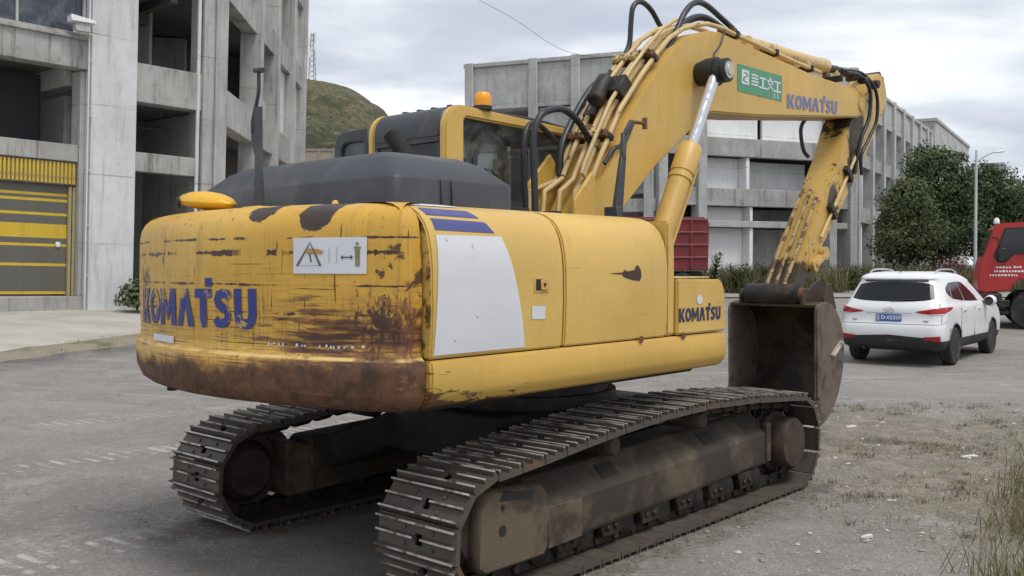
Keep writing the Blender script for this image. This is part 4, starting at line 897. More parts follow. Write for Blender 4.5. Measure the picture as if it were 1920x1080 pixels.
# pipes up the back of the boom
def along(s, off):
    """point on the boom's upper outline, s = x, lifted by off along the outline's normal"""
    for (xa, za), (xb, zb) in zip(TOPL, TOPL[1:]):
        if s <= xb or xb == TOPL[-1][0]:
            t = (s-xa)/(xb-xa); z = lerp(za, zb, t); d = Vector((xb-xa, zb-za)).normalized(); return Vector((s-d.y*off, z+d.x*off))
for i, (y, off, x1, bend) in enumerate(((YC+.20,.075,2.05,.40),(YC+.115,.10,2.25,.45),(YC+.02,.075,5.35,.50),(YC-.075,.075,2.35,.55),(YC-.165,.07,5.30,.62),(YC-.12,.16,1.95,.60))):
    xs = [.72, .95, 1.25, 1.45, 1.65, 1.85, 2.05, 2.25, 2.5, 2.8, 3.3, 4.0, 4.6, 5.35]
    p0 = along(.62, off); fx = .18+.075*i if i < 5 else .62
    pts = [(fx,y,2.10), (fx+.03,y,2.38), (p0.x-.03,y,p0.y-.06), (p0.x,y,p0.y)]
    for x in xs:
        if x <= x1: q = along(x, off); pts.append((q.x, y, q.y))
    MB().tube(pts, .022 if i != 5 else .017, 10).build('boom_pipe', M['yellow_pipe'], EXC)
for x, n in ((.80,5),(1.42,5),(2.75,2),(3.55,2),(4.35,2),(5.1,2)):
    q = along(x, .07); d = (along(x+.05,.07)-along(x-.05,.07)).normalized()
    ys = (YC+.24, YC-.20) if n == 5 else (YC+.06, YC-.20)
    MB().obox((q.x, (ys[0]+ys[1])/2, q.y), (d.x,0,d.y), (0,1,0), (-d.y,0,d.x), .022, (ys[0]-ys[1])/2, .034).build('pipe_clamp', M['grease'], EXC, bevel=.004)
    for y in [lerp(ys[0], ys[1], (k+.5)/n) for k in range(n)]:
        b = MB(); b.obox((q.x-d.y*.05, y, q.y+d.x*.05), (d.x,0,d.y), (0,1,0), (-d.y,0,d.x), .030, .028, .020); b.lathe([(0,.014),(.03,.014)], (q.x-d.y*.065, y, q.y+d.x*.065), (-d.y,0,d.x), 6)
        b.build('pipe_fitting', M['bolt_rust'] if random.random() < .6 else M['yellow_pipe'], EXC, bevel=.003)
# holding valve on the pipes
b = MB(); q = along(1.02, .20); d = Vector((.62,0,.78)); nn = Vector((-.78,0,.62))
b.lathe([(-.13,.055),(-.11,.075),(.12,.075),(.14,.06)], (q.x, YC+.02, q.y), d, 16); b.obox((q.x+.12, YC-.07, q.y+.02), d, (0,1,0), nn, .09, .085, .07); b.obox((q.x+.05, YC+.10, q.y-.14), d, (0,1,0), nn, .11, .06, .055)
b.lathe([(.14,.02),(.24,.018)], (q.x, YC+.02, q.y), d, 10); b.build('holding_valve', M['grease'], EXC, bevel=.006)
# hoses
def hose(pts, r=.026, m='hose', name='hydraulic_hose', n=8): MB().tube(curve(pts, n), r, 10).build(name, M[m], EXC)
hose([(.0,-.12,2.12),(.0,-.11,2.45),(.0,-.10,2.75),(.07,-.10,2.92),(.20,-.10,2.99),(.36,-.10,3.01),(.54,-.10,2.94),(.70,-.10,2.79),(.84,-.10,2.66)], .027)
hose([(.06,.02,2.12),(.05,.03,2.45),(.05,.04,2.72),(.13,.06,2.88),(.28,.08,2.90),(.50,.08,2.78)], .022)
hose([(1.36,.10,3.55),(1.45,.10,3.64),(1.515,.10,3.75),(1.535,.10,3.92),(1.56,.10,4.06),(1.64,.10,4.135),(1.75,.10,4.14),(1.87,.10,4.09),(1.98,.10,4.00),(2.07,.10,3.94)], .024)
hose([(1.60,-.22,3.62),(1.69,-.22,3.74),(1.80,-.21,3.88),(1.92,-.20,4.03),(2.05,-.20,4.14),(2.20,-.19,4.19),(2.37,-.18,4.185),(2.58,-.18,4.13),(2.80,-.16,4.09),(3.0,-.15,4.03)], .027)
hose([(2.1,-.02,3.97),(2.35,-.02,4.10),(2.55,-.04,4.14),(2.8,-.06,4.09),(3.05,-.08,4.02)], .034)
hose([(2.45,YR-.01,3.97),(2.40,YR-.03,3.93),(2.30,YR-.05,3.80),(2.12,YR-.09,3.68),(2.05,YR-.14,3.62)], .009)
hose([(.62,-.30,2.60),(.72,-.31,2.72),(.86,-.31,2.78),(.98,-.31,2.95)], .018)
hose([(.55,.10,2.52),(.62,.13,2.78),(.85,.16,3.08),(1.05,.16,3.30),(1.2,.12,3.42)], .03)
# arm cylinder on the boom's back
A, B = Vector((2.95,YC+.06,4.03)), Vector((6.42,YC+.02,4.10)); ax = (B-A).normalized()
MB().lathe([(0,.06),(.03,.078),(2.05,.078),(2.06,.088),(2.20,.088),(2.21,.05)], A, ax, 20).build('arm_cylinder', M['yellow_pipe'], EXC)
MB().cyl(A+ax*2.18, B, .045, 16).build('arm_cylinder_rod', M['grease'], EXC)
MB().lathe([(-.12,.09),(.12,.09)], B, (0,1,0), 20).build('arm_pin', M['grease'], EXC)
for x in (3.0, 3.25): MB().prism([(x-.10,3.86),(x+.10,3.86),(x+.03,4.08),(x-.03,4.08)], YC-.05, YC+.12).build('cylinder_lug', M['yellow_boom'], EXC)

# ---- arm, link, bucket
def arm_paint():
    m = yellow_paint('arm_paint', (.54,.345,.09), .60, .75); t = NT(m.node_tree); b_ = t.n['Principled BSDF']
    c = t.coord(); x, y, z = t.sep(c)[:3]; src = b_.inputs['Base Color'].links[0].from_socket; nf = t.noise(c, 5, 6, .65, .4)
    for xc, zc, rx, rz_ in ((5.55,3.30,.26,.34),(5.42,2.86,.10,.28),(4.05,1.60,.42,.34),(4.95,2.55,.14,.16)):
        ex = t.math('DIVIDE', t.math('SUBTRACT', x, xc), rx); ez = t.math('DIVIDE', t.math('SUBTRACT', z, zc), rz_)
        d = t.math('ADD', t.math('SQRT', t.math('ADD', t.math('MULTIPLY', ex, ex), t.math('MULTIPLY', ez, ez))), t.math('MULTIPLY', t.math('SUBTRACT', nf, .5), 2.2))
        src = t.mix(t.step(d, .75, 1.0, .95, 0.), src, (.022,.017,.014))
    t.put(b_.inputs['Base Color'], src); return m
ARMP = [(5.40,3.46),(5.123,3.019),(4.594,2.382),(4.10,1.787),(3.80,1.42),(3.92,1.36),(4.10,1.42),(4.24,1.56),(4.46,1.80),(4.82,2.12),(5.14,2.41),(5.48,2.72),(5.83,3.06),(6.42,3.72),(6.50,3.92),(6.40,4.12),(6.24,4.14),(6.0,3.94)]
b = MB(); b.prism(ARMP, YC-.165, YC+.165)
ARM = b.build('arm', arm_paint(), EXC, bevel=.014, segs=2)
for k, y in enumerate((YC+.10, YC+.0, YC-.10)):             # ribs worn bright along the machine-side face
    MB().tube([(lerp(5.36,3.90,t)-.016, y, lerp(3.40,1.545,t)-.0+.0) for t in (.36+.05*k,.6,.8,1)], .020, 8).build('arm_pipe', M['rust_yellow'], ARM)
for off in (.05,): MB().tube([(lerp(5.55,4.55,t)+off, YC-.19, lerp(3.2,2.15,t)-off*.9) for t in (0,.5,1)], .018, 8).build('arm_side_pipe', M['yellow_pipe'], ARM)
for t in (.3, .72):
    b = MB(); b.obox((lerp(5.55,4.55,t)+.05, YC-.19, lerp(3.2,2.15,t)-.04), (.69,0,.72), (0,1,0), (-.72,0,.69), .04, .035, .10); b.build('pipe_clamp', M['grease'], ARM, bevel=.006)
MB().lathe([(-.235,.06),(-.23,.085),(.23,.085),(.235,.06)], (5.60,YC,3.67), (0,1,0), 28).build('arm_pivot', M['yellow_arm'], EXC)
A, B = Vector((6.36,YC,3.48)), Vector((4.72,YC,1.88)); ax = (B-A).normalized()
MB().lathe([(0,.06),(.03,.072),(1.25,.072),(1.26,.082),(1.38,.082),(1.39,.05)], A, ax, 20).build('bucket_cylinder', M['yellow_arm'], EXC)
MB().cyl(A+ax*1.36, B, .042, 16).build('bucket_cylinder_rod', M['chrome'], EXC)
for sg in (-1, 1):
    y = YC+sg*.20
    b = MB(); b.bar((4.40,y,1.80), (4.66,y,1.93), .05, .10, (0,1,0)); b.lathe([(-.035,.075),(.035,.075)], (4.66,y,1.93), (0,1,0), 18); b.lathe([(-.035,.07),(.035,.07)], (4.40,y,1.80), (0,1,0), 18); b.build('rocker_link', M['yellow_arm'], EXC, bevel=.006)
b = MB(); b.bar((4.66,YC,1.93), (4.22,YC,1.60), .26, .10, (0,0,1)); b.lathe([(-.16,.075),(.16,.075)], (4.22,YC,1.60), (0,1,0), 18); b.build('bucket_link', M['rust'], EXC, bevel=.01)
b = MB(); b.lathe([(-.30,.07),(-.29,.115),(.29,.115),(.30,.07)], (3.88,YC,1.495), (0,1,0), 26); b.build('bucket_pin_boss', M['grease'], EXC)
MB().lathe([(.30,.08),(.34,.075),(.345,.03)], (3.88,YC,1.495), (0,-1,0), 18).build('bucket_pin', M['bolt_rust'], EXC)
BY0, BY1 = -.60, .40
SH = curve([(3.80,0,1.40),(3.98,0,1.425),(4.20,0,1.37),(4.38,0,1.20),(4.46,0,.95),(4.43,0,.68),(4.30,0,.42),(4.12,0,.25),(3.94,0,.17),(3.78,0,.15)], 4)
th = .025; outer = [(p.x, p.z) for p in SH]; inner = []
for i, p in enumerate(SH):
    d = (SH[min(i+1, len(SH)-1)]-SH[max(i-1, 0)]).normalized(); inner.append((p.x+d.z*th, p.z-d.x*th))
b = MB(); b.prism(outer+inner[::-1], BY0+.024, BY1-.024)
BK = b.build('bucket', M['bucket_in'], EXC)
side = [(3.77,1.33),(3.80,1.40)]+outer[1:-1]+[(3.78,.15),(3.76,.30),(3.79,.55)]
for y0, y1 in ((BY0, BY0+.022), (BY1-.022, BY1)):
    MB().prism(side, y0, y1).build('bucket_side', M['bucket_out'], BK, bevel=.005)
MB().prism([(3.77,1.33),(3.80,1.40),(3.87,1.41),(3.85,1.32),(3.87,.45),(3.79,.45)], BY0-.018, BY0-.001).build('side_cutter', M['bucket_out'], BK, bevel=.005)
MB().bar((4.13,BY0-.016,.86), (4.36,BY0-.016,1.0), .035, .05, (0,1,0)).build('wear_bar', M['worn_steel'], BK, bevel=.006)
MB().prism([(4.02,1.40),(4.02,1.47),(4.10,1.60),(4.20,1.62),(4.33,1.34)], BY0+.03, BY0+.06).build('bucket_lug', M['rust'], BK, bevel=.006)
for y in (YC-.36, YC+.335):
    MB().prism([(3.80,1.39),(3.80,1.50),(3.86,1.56),(3.95,1.55),(4.12,1.63),(4.24,1.66),(4.28,1.60),(4.28,1.33),(4.15,1.40)], y, y+.03).build('bucket_ear', M['rust'], BK, bevel=.006)
for i in range(5):
    y = lerp(BY0+.06, BY1-.06, i/4)
    MB().add([(3.88,y-.055,.12),(3.88,y+.055,.12),(3.88,y+.055,.20),(3.88,y-.055,.20),(3.60,y-.03,.155),(3.60,y+.03,.155),(3.60,y+.03,.175),(3.60,y-.03,.175)], [(0,1,2,3),(4,5,6,7),(0,1,5,4),(1,2,6,5),(2,3,7,6),(3,0,4,7)]).build('bucket_tooth', M['worn_steel'], BK)
# hoses over the arm head
hose([(5.15,YC-.22,3.98),(5.45,YC-.25,3.98),(5.70,YC-.27,3.85),(5.72,YC-.26,3.55),(5.55,YC-.23,3.25),(5.50,YC-.20,2.98),(5.48,YC-.19,2.86)], .022)
hose([(5.20,YC-.15,4.02),(5.55,YC-.24,4.02),(5.88,YC-.27,3.86),(5.95,YC-.26,3.55),(5.80,YC-.23,3.3),(5.62,YC-.21,3.08),(5.66,YC-.2,2.86)], .020)
hose([(5.10,YC+.20,3.52),(4.98,YC+.22,3.42),(4.95,YC+.22,3.30),(4.98,YC+.20,3.12),(5.06,YC+.18,3.05)], .022)
b = MB()
for k in range(7): b.obox((5.35+.11*k, YC-.2+.06*math.sin(k*2.1), 3.97+.03*math.cos(k*1.7)), (1,0,.1), (0,1,0), (-.1,0,1), .05, .05, .035)
b.build('hose_coupling', M['grease'], EXC, bevel=.01)
# grab post by the boom foot
b = MB(); b.box(.345,.415,-.62,-.50,2.118,2.24); b.prism([(.36,2.2),(.47,2.2),(.515,2.62),(.455,2.62)], -.585, -.555); b.bar((.485,-.57,2.6), (.50,-.57,2.80), .05, .03, (0,1,0)); b.bar((.50,-.57,2.78), (.60,-.57,2.90), .04, .03, (0,1,0))
b.build('mirror_stay', M['gray_plastic'], EXC, bevel=.004)
b = MB(); b.cyl((.58,-.57,2.895), (.78,-.57,2.905), .014, 8); b.cyl((.775,-.57,2.86), (.775,-.57,2.945), .02, 8); b.build('mirror_stub', M['bolt_rust'], EXC)
# ---------------------------------------------------------------- white car
M['car'] = basic('white_car_paint', (.72,.73,.74), .22, 0, .03, 2); M['clad'] = basic('black_cladding', (.022,.023,.025), .6, 0, .2, 8)
M['tyre'] = basic('tyre_rubber', (.022,.021,.020), .8, 0, .25, 12, .2, 60, (.07,.065,.055), 6, .5, .7); M['rim'] = basic('alloy_rim', (.36,.36,.37), .35, .8, .15, 9)
M['tail'] = basic('tail_lamp_red', (.33,.012,.016), .15, 0, .3, 12); M['plate'] = basic('blue_plate', (.03,.13,.42), .4, 0, .05, 9); M['chromeb'] = basic('chrome_trim', (.6,.6,.62), .18, .9, .05, 9)
CAR = thing('car', 'white compact SUV with roof rails and blue number plate, parked past the bucket', 'car', (7.20,17.62,H(7.2,17.6)), math.radians(50.7))
LV = [(.27,-.66,3.36,.78,.16,.25),(.33,-.79,3.47,.855,.18,.30),(.46,-.855,3.53,.893,.20,.34),(.56,-.865,3.55,.902,.21,.36),(.68,-.868,3.55,.905,.21,.38),(.73,-.845,3.54,.905,.22,.40),(.80,-.805,3.52,.908,.23,.42),(.90,-.80,3.45,.908,.24,.44),
      (.99,-.80,3.28,.902,.26,.46),(1.035,-.785,3.0,.89,.28,.46),(1.07,-.765,2.58,.868,.29,.30),(1.12,-.735,2.44,.845,.30,.26),(1.22,-.655,2.24,.812,.30,.26),(1.34,-.56,2.02,.772,.29,.26),(1.45,-.475,1.80,.730,.27,.26),(1.505,-.44,1.68,.705,.25,.26),
      (1.535,-.46,1.58,.69,.22,.26),(1.57,-.44,1.45,.672,.2,.28),(1.61,-.34,1.25,.635,.2,.3),(1.64,-.16,1.02,.56,.2,.3),(1.658,.10,.80,.42,.2,.3)]
def outline(xr, xf, w_, rr, rf):
    out = []; bul = .055
    for i in range(6): yy = (w_-rr)*i/6; out.append((xr-bul*(1-(yy/w_)**2)+bul*.25, yy))
    for i in range(7): a = PI/2*i/6; out.append((xr+rr-rr*math.cos(a)*(1.0)-bul*.1*math.cos(a), w_-rr+rr*math.sin(a)))
    for i in range(1, 20):
        t = i/20; x = lerp(xr+rr, xf-rf, t); out.append((x, w_+.012*math.sin(PI*t)))
    for i in range(7): a = PI/2*i/6; out.append((xf-rf+rf*math.sin(a), w_-rf*.6*(1-math.cos(a))-(.0)))
    for i in range(1, 6): yy = (w_-rf*.6)*(1-i/6); out.append((xf+.06*(1-(yy/w_)**2)-.02, yy))
    half = out; return half+[(xf+.04, 0.)]+[(x, -y) for x, y in half[:0:-1]]
OUT = [outline(*l[1:]) for l in LV]; NO = len(OUT[0])
def cpt(u, z, off=0.):
    """point on the body at outline index u and height z, pushed out by off"""
    for k in range(len(LV)-1):
        if z <= LV[k+1][0] or k == len(LV)-2: break
    t = (z-LV[k][0])/(LV[k+1][0]-LV[k][0])
    def at(q): i = int(math.floor(q)) % NO; j = (i+1) % NO; f_ = q-math.floor(q); return [lerp(lerp(OUT[k][i][c], OUT[k][j][c], f_), lerp(OUT[k+1][i][c], OUT[k+1][j][c], f_), t) for c in (0,1)]
    p = at(u); a, b_ = at(u-.3), at(u+.3); d = Vector((b_[0]-a[0], b_[1]-a[1])).normalized(); nn = Vector((-d.y, d.x))
    if nn.dot(Vector((p[0]-1.2, p[1]))) < 0: nn = -nn
    return (p[0]+nn.x*off, p[1]+nn.y*off, z)
b = MB(); b.v = [(p[0], p[1], LV[k][0]) for k in range(len(LV)) for p in OUT[k]]
for k in range(len(LV)-1):
    for i in range(NO): b.f.append((k*NO+i, k*NO+(i+1) % NO, (k+1)*NO+(i+1) % NO, (k+1)*NO+i)); b.mi.append(1 if LV[k+1][0] < .50 else 0)
b.f += [tuple(range(NO-1, -1, -1)), tuple((len(LV)-1)*NO+i for i in range(NO))]; b.mi += [1, 0]
body = b.build('car_body', [M['car'], M['clad']], CAR, ang=50)
cut = MB()
for xw in (0, 2.64):
    for sg in (-1, 1): cut.cyl((xw, sg*.60, .345), (xw, sg*1.2, .345), .395, 28)
co = cut.build('wheel_cut', M['clad'], None); co.matrix_world = Matrix.Identity(4)
md = body.modifiers.new('arch', 'BOOLEAN'); md.operation = 'DIFFERENCE'; md.solver = 'EXACT'; md.object = co
try: md.material_mode = 'TRANSFER'
except Exception: pass
body.parent = None; bpy.context.view_layer.update()
me = bpy.data.meshes.new_from_object(body.evaluated_get(bpy.context.evaluated_depsgraph_get()))
body.modifiers.clear(); body.data = me; body.parent = CAR; bpy.data.objects.remove(co)
iS = 12                                               # outline index where the straight side starts
def cpatch(name, m, us, zf0, zf1, nu=10, nv=5, off=.004, mir=False, parent=CAR):
    """us: index range; zf0/zf1 functions of 0..1 giving lower and upper height"""
    sgn = -1 if mir else 1
    def fn(u, v):
        p = cpt(lerp(us[0], us[1], u), lerp(zf0(u), zf1(u), v), off); return (p[0], sgn*p[1], p[2])
    return MB().grid(fn, nu, nv).build(name, m, parent, recalc=False)
k_ = lambda c: (lambda u: c)
def both(name, m, us, a, c, **kw):
    for mir in (False, True): cpatch(name, m, us, a, c, mir=mir, **kw)
RW = cpatch('rear_window', M['car_glass'], (-8.6, 8.6), lambda u: 1.135+.05*abs(2*u-1)**3, lambda u: 1.478-.05*abs(2*u-1)**4, 20, 6)
both('quarter_window', M['car_glass'], (12.6, 14.9), lambda u: lerp(1.30,1.185,u), lambda u: lerp(1.37,1.455,u), nu=4)
both('rear_door_window', M['car_glass'], (15.2, 20.6), lambda u: lerp(1.18,1.125,u), lambda u: lerp(1.46,1.478,u))
both('front_door_window', M['car_glass'], (20.9, 27.6), lambda u: lerp(1.125,1.10,u), lambda u: lerp(1.478,1.455-.25*max(0,u-.55)/.45,u))
cpatch('windscreen', M['glass_dark'], (31.5, NO-31.5), k_(1.10), k_(1.48), 20, 6)
both('tail_lamp', M['tail'], (4.0, 14.2), lambda u: lerp(.955,1.03,u)-.078*math.sin(PI*u)**.8, lambda u: lerp(.957,1.032,u)+.040*math.sin(PI*u)**.7, nu=18)
both('lamp_clear', basic('clear_lens', (.55,.50,.48), .2), (6.2, 10.2), lambda u: .903+.012*u, lambda u: .923+.014*u, nu=6, off=.007)
both('bumper_reflector', M['tail'], (5.2, 9.4), lambda u: .475-.02*u, lambda u: .53+.02*u, nu=6, off=.010)
cpatch('rear_bumper_cover', M['clad'], (-9.5, 9.5), k_(.30), lambda u: .50+.055*max(0,1-abs(2*u-1)*1.3), 20, 4, .006)
both('sill_cladding', M['clad'], (15.3, 28.2), k_(.31), k_(.47), nu=10)
cpatch('plate_recess_trim', M['chromeb'], (-3.6, 3.6), k_(.925), k_(.94), 12, 1, .010)
cpatch('spoiler_lip', M['clad'], (-7.4, 7.4), k_(1.482), k_(1.51), 16, 2, .012)
cpatch('brake_lamp', basic('dark_red_lens', (.05,.012,.012), .3), (-1.7, 1.7), k_(1.484), k_(1.512), 6, 2, .016)
both('tailgate_gap', M['clad'], (9.35, 9.5), k_(.745), k_(1.10), nu=1, nv=8, off=.002)
cpatch('bumper_gap', M['clad'], (-9.4, 9.4), k_(.738), k_(.746), 24, 1, .002)
both('bumper_side_gap', M['clad'], (9.5, 12.2), lambda u: lerp(.738,.80,u), lambda u: lerp(.745,.807,u), nu=6, nv=1, off=.002)
PX = cpt(0, .85, .012)[0]
MB().box(PX-.012,PX-.002,-.22,.22,.785,.915).build('number_plate', M['plate'], CAR, bevel=.003)
def text_mesh(txt, size, name):
    cu = bpy.data.curves.new(name, 'FONT'); cu.body = txt; cu.size = size; cu.align_x = 'CENTER'; cu.align_y = 'CENTER'; cu.offset = .002; cu.extrude = .0008
    o = bpy.data.objects.new(name, cu); COL.objects.link(o); me = bpy.data.meshes.new_from_object(o.evaluated_get(bpy.context.evaluated_depsgraph_get())); bpy.data.objects.remove(o); bpy.data.curves.remove(cu); return me
me = text_mesh('D\u00b7X5359', .092, 'plate_lettering'); me.materials.clear(); me.materials.append(M['white_wall'])
me.transform(Matrix(((0,0,-1,PX-.0135),(-1,0,0,-.042),(0,1,0,.85),(0,0,0,1)))); put('plate_lettering', me, CAR)
b = MB()
for y, z, dy, dz in ((.18,.885,.028,.005),(.18,.855,.028,.005),(.18,.82,.028,.005),(.18,.85,.005,.05)): b.box(PX-.0145,PX-.0125,y-dy,y+dy,z-dz,z+dz)
b.build('plate_character', M['white_wall'], CAR)
EX2 = cpt(0, .975, .006)[0]
b = MB(); b.v = []; b.tube([(EX2-.006, .085*math.cos(a), .985+.045*math.sin(a)) for a in [2*PI*i/16 for i in range(17)]], .006, 6); b.tube([(EX2-.006,.05,.955),(EX2-.006,.02,.99),(EX2-.006,-.02,.98),(EX2-.006,-.05,1.015)], .007, 6); b.build('emblem', M['chromeb'], CAR)
for y, w2 in ((.60,.07),(-.62,.07)): p = cpt(5.0 if y > 0 else NO-5.0, .80, .006); MB().box(p[0]-.004,p[0]+.01,y-w2*.6,y+w2*.6,.79,.815).build('badge', M['mid_conc'], CAR)
MB().tube([cpt(0,1.15,.02), cpt(-2,1.16,.025), cpt(-5,1.175,.02)], .012, 6).build('wiper', M['clad'], CAR)
for sg in (-1, 1):
    b = MB(); b.tube(curve([(-.12,sg*.57,1.63),(.0,sg*.575,1.68),(.35,sg*.58,1.70),(.9,sg*.575,1.69),(1.15,sg*.57,1.66),(1.22,sg*.565,1.62)]), .016, 8); b.build('roof_rail', M['chromeb'], CAR)
    b = MB(); b.lathe([(-.10,.07),(-.06,.10),(.05,.11),(.09,.07)], (1.98,sg*1.0,1.09), (1,0,0), 14); b.build('door_mirror', M['car'], CAR); MB().lathe([(0,.085),(.004,.085)], (1.876,sg*1.0,1.09), (-1,0,0), 14).build('mirror_glass', M['glass_dark'], CAR)
    MB().bar((1.98,sg*.86,1.07), (1.98,sg*.95,1.08), .06, .04).build('mirror_arm', M['clad'], CAR)
    for x in (.45, 1.45): MB().bar((x,sg*.925,.965), (x+.17,sg*.925,.97), .03, .03).build('door_handle', M['car'], CAR, bevel=.006)
    for x, z0 in ((.30,.5),(1.22,.34)): MB().box(x,x+.008,sg*.914-.004,sg*.914+.004,z0,1.0).build('door_gap', M['clad'], CAR)
    for xw in (0, 2.64):
        b = MB(); b.lathe([(-.10,.20),(-.105,.30),(-.08,.335),(.08,.335),(.105,.305),(.10,.225)], (xw,sg*.80,.337), (0,sg,0), 32); W_ = b.build('wheel', M['tyre'], CAR)
        b = MB(); b.lathe([(.03,.0),(.03,.215),(.08,.228),(.09,.215),(.05,.20),(.045,.19)], (xw,sg*.80,.337), (0,sg,0), 32)
        R_ = b.build('rim', M['clad'], W_)
        b = MB(); b.lathe([(.05,.05),(.085,.05),(.09,.03)], (xw,sg*.80,.337), (0,sg,0), 12)
        for k in range(5):
            a = 2*PI*k/5+.3
            for da in (-.13, .13): b.bar((xw+.04*math.cos(a),sg*.872,.337+.04*math.sin(a)), (xw+.21*math.cos(a+da),sg*.885,.337+.21*math.sin(a+da)), .03, .025, (0,1,0))
        b.build('spokes', M['rim'], W_)
MB().tube([(-.2,0,1.655),(-.30,0,1.70)], .012, 6).build('antenna', M['clad'], CAR)
MB().cyl((-.82,.45,.30), (-.6,.45,.30), .03, 10).build('tail_pipe', M['grease'], CAR)

# ---------------------------------------------------------------- red lorries
M['red'] = basic('red_truck_paint', (.42,.026,.022), .35, 0, .12, 2, 0, 1, (.24,.02,.02), 3, .55, .75); M['red_dull'] = basic('dull_red_steel', (.17,.020,.024), .65, 0, .2, 2, .1, 20, (.09,.03,.03), 3, .5, .7)
def lorry_wheel(parent, x, y, z, r, wd=.30, sg=-1):
    W_ = MB().lathe([(-wd/2,r*.55),(-wd/2,r*.94),(-wd/2+.05,r),(wd/2-.05,r),(wd/2,r*.94),(wd/2,r*.55)], (x,y,z), (0,1,0), 36).build('wheel', M['tyre'], parent)
    b = MB(); b.lathe([(0,r*.56),(-.06,r*.56),(-.02,r*.40),(.06,r*.30),(.10,r*.18),(.12,0)], (x,y+sg*(wd/2-.04),z), (0,sg,0), 24); b.build('rim', basic('dusty_steel_rim', (.16,.10,.09), .7) if not bpy.data.materials.get('dusty_steel_rim') else bpy.data.materials['dusty_steel_rim'], W_)
    for k in range(8): a = 2*PI*k/8; MB().lathe([(0,.02),(.03,.02)], (x+.26*r/.5*.9*math.cos(a)*.6, y+sg*(wd/2+.02), z+.26*r/.5*.9*math.sin(a)*.6), (0,sg,0), 6).build('wheel_nut', M['mid_conc'], W_)
TR = thing('lorry', 'bright red cab-over lorry with white lettering on its door, beyond the white car', 'lorry', (11.95,24.6,H(11.7,24.2)), -.40)
cabp = [(0.0,1.02),(-.02,1.35),(.06,1.72),(.36,2.62),(.46,2.70),(2.1,2.76),(2.14,1.0),(1.72,.98),(1.66,1.12),(1.5,1.26),(1.22,1.31),(.94,1.26),(.78,1.12),(.74,.98),(.08,.92)]
b = MB(); b.prism(cabp, 0, 2.4); CBT = b.build('lorry_cab', M['red'], TR, bevel=.035, segs=2)
win = [(.36,1.86),(.60,2.56),(1.36,2.60),(1.36,1.92),(.80,1.92),(.62,1.72),(.44,1.72)]
MB().prism(win, -.006, .0).build('door_window', M['glass_dark'], TR); MB().prism([(1.46,1.95),(1.46,2.6),(1.95,2.62),(1.95,1.97)], -.006, 0.).build('rear_side_window', M['glass_dark'], TR)
b = MB(); ps = [Vector((p[0], -.012, p[1])) for p in win]; b.tube(ps+[ps[0]], .016, 6); b.build('window_seal', M['rubber'], TR)
b = MB(); b.obox((.20,1.2,2.2), (.316,0,.949), (0,1,0), (-.949,0,.316), .36, 1.05, .012); b.build('windscreen', M['glass_dark'], TR)
MB().box(.44,.62,-.14,-.03,1.72,2.06).build('door_mirror', M['rubber'], TR, bevel=.02); MB().tube([(.30,-.0,2.35),(.44,-.1,2.3),(.5,-.1,2.0)], .015, 6).build('mirror_arm', M['rubber'], TR)
for x, z, t in ((.30,1.52,.30),(.38,1.435,.26),):
    pass
def door_text(x0, z, n, h, wmin, wmax):
    b = MB(); x = x0
    for i in range(n): ww = random.uniform(wmin, wmax); b.box(x,x+ww,-.005,-.0005,z,z+h*random.uniform(.8,1.1)); x += ww+.022
    b.build('door_lettering', M['white_wall'], TR)
door_text(.40,1.555,5,.045,.03,.06); door_text(.80,1.56,3,.05,.03,.05); door_text(.36,1.455,11,.05,.03,.06); door_text(.26,1.355,10,.05,.025,.06)
b = MB(); b.box(-.12,.55,-.02,2.42,.50,.92); b.box(.0,.75,.1,2.3,.35,.50); b.build('bumper', M['clad'], TR, bevel=.04)
MB().box(.3,.72,-.03,.3,.56,.75).build('cab_step', M['grease'], TR, bevel=.02); MB().box(.95,8.2,.7,1.7,.62,.98).build('chassis', M['clad'], TR, bevel=.02)
MB().lathe([(0,.07),(.09,.07),(.14,.04),(.15,.0)], (.42,.25,2.70), (0,0,1), 12).build('roof_lamp', M['white_wall'], TR)
for x in (1.22, 5.6, 6.9):
    for y, sg in ((.20,-1), (2.2,1)): lorry_wheel(TR, x, y, .49, .49, .30, sg)
MB().box(2.45,8.4,0.,2.4,1.05,2.7).build('cargo_box', M['red'], TR, bevel=.03)
DT = thing('dump_truck', 'dull red dump truck with ribbed tipper body, half hidden behind the excavator', 'lorry', (3.2,38.2,H(3.2,38.5)), .02)
b = MB(); tb = [(0.,1.05),(4.62,1.05),(4.66,2.9),(4.60,3.08),(4.42,3.17),(0.,3.17)]
b.prism(tb, 0, .10); b.prism(tb, 2.2, 2.3); b.box(0,4.4,.10,2.2,1.05,1.2); b.box(0,.1,.10,2.2,1.2,3.1); b.box(4.5,4.6,.10,2.2,1.2,2.95); b.build('tipper_body', M['red_dull'], DT, bevel=.02)
for z in (1.55,2.05,2.55,3.05): MB().box(.02,4.6,-.06,-.002,z,z+.06).build('body_rib', basic('pale_red_rib', (.26,.09,.09), .7) if not bpy.data.materials.get('pale_red_rib') else bpy.data.materials['pale_red_rib'], DT)
for x in (.3,1.5,2.7,3.9): MB().box(x,x+.10,-.052,-.002,1.08,3.15).build('body_post', M['red_dull'], DT)
MB().box(-2.2,4.5,.6,1.7,.65,1.0).build('chassis', M['clad'], DT); MB().prism([(-2.3,.8),(-2.35,1.6),(-2.1,2.6),(-.25,2.65),(-.25,.8)], 0, 2.3).build('lorry_cab', M['red_dull'], DT, bevel=.05)
for x in (-1.4, 2.3, 3.6):
    for y, sg in ((.15,-1), (2.15,1)): lorry_wheel(DT, x, y, .48, .48, .3, sg)

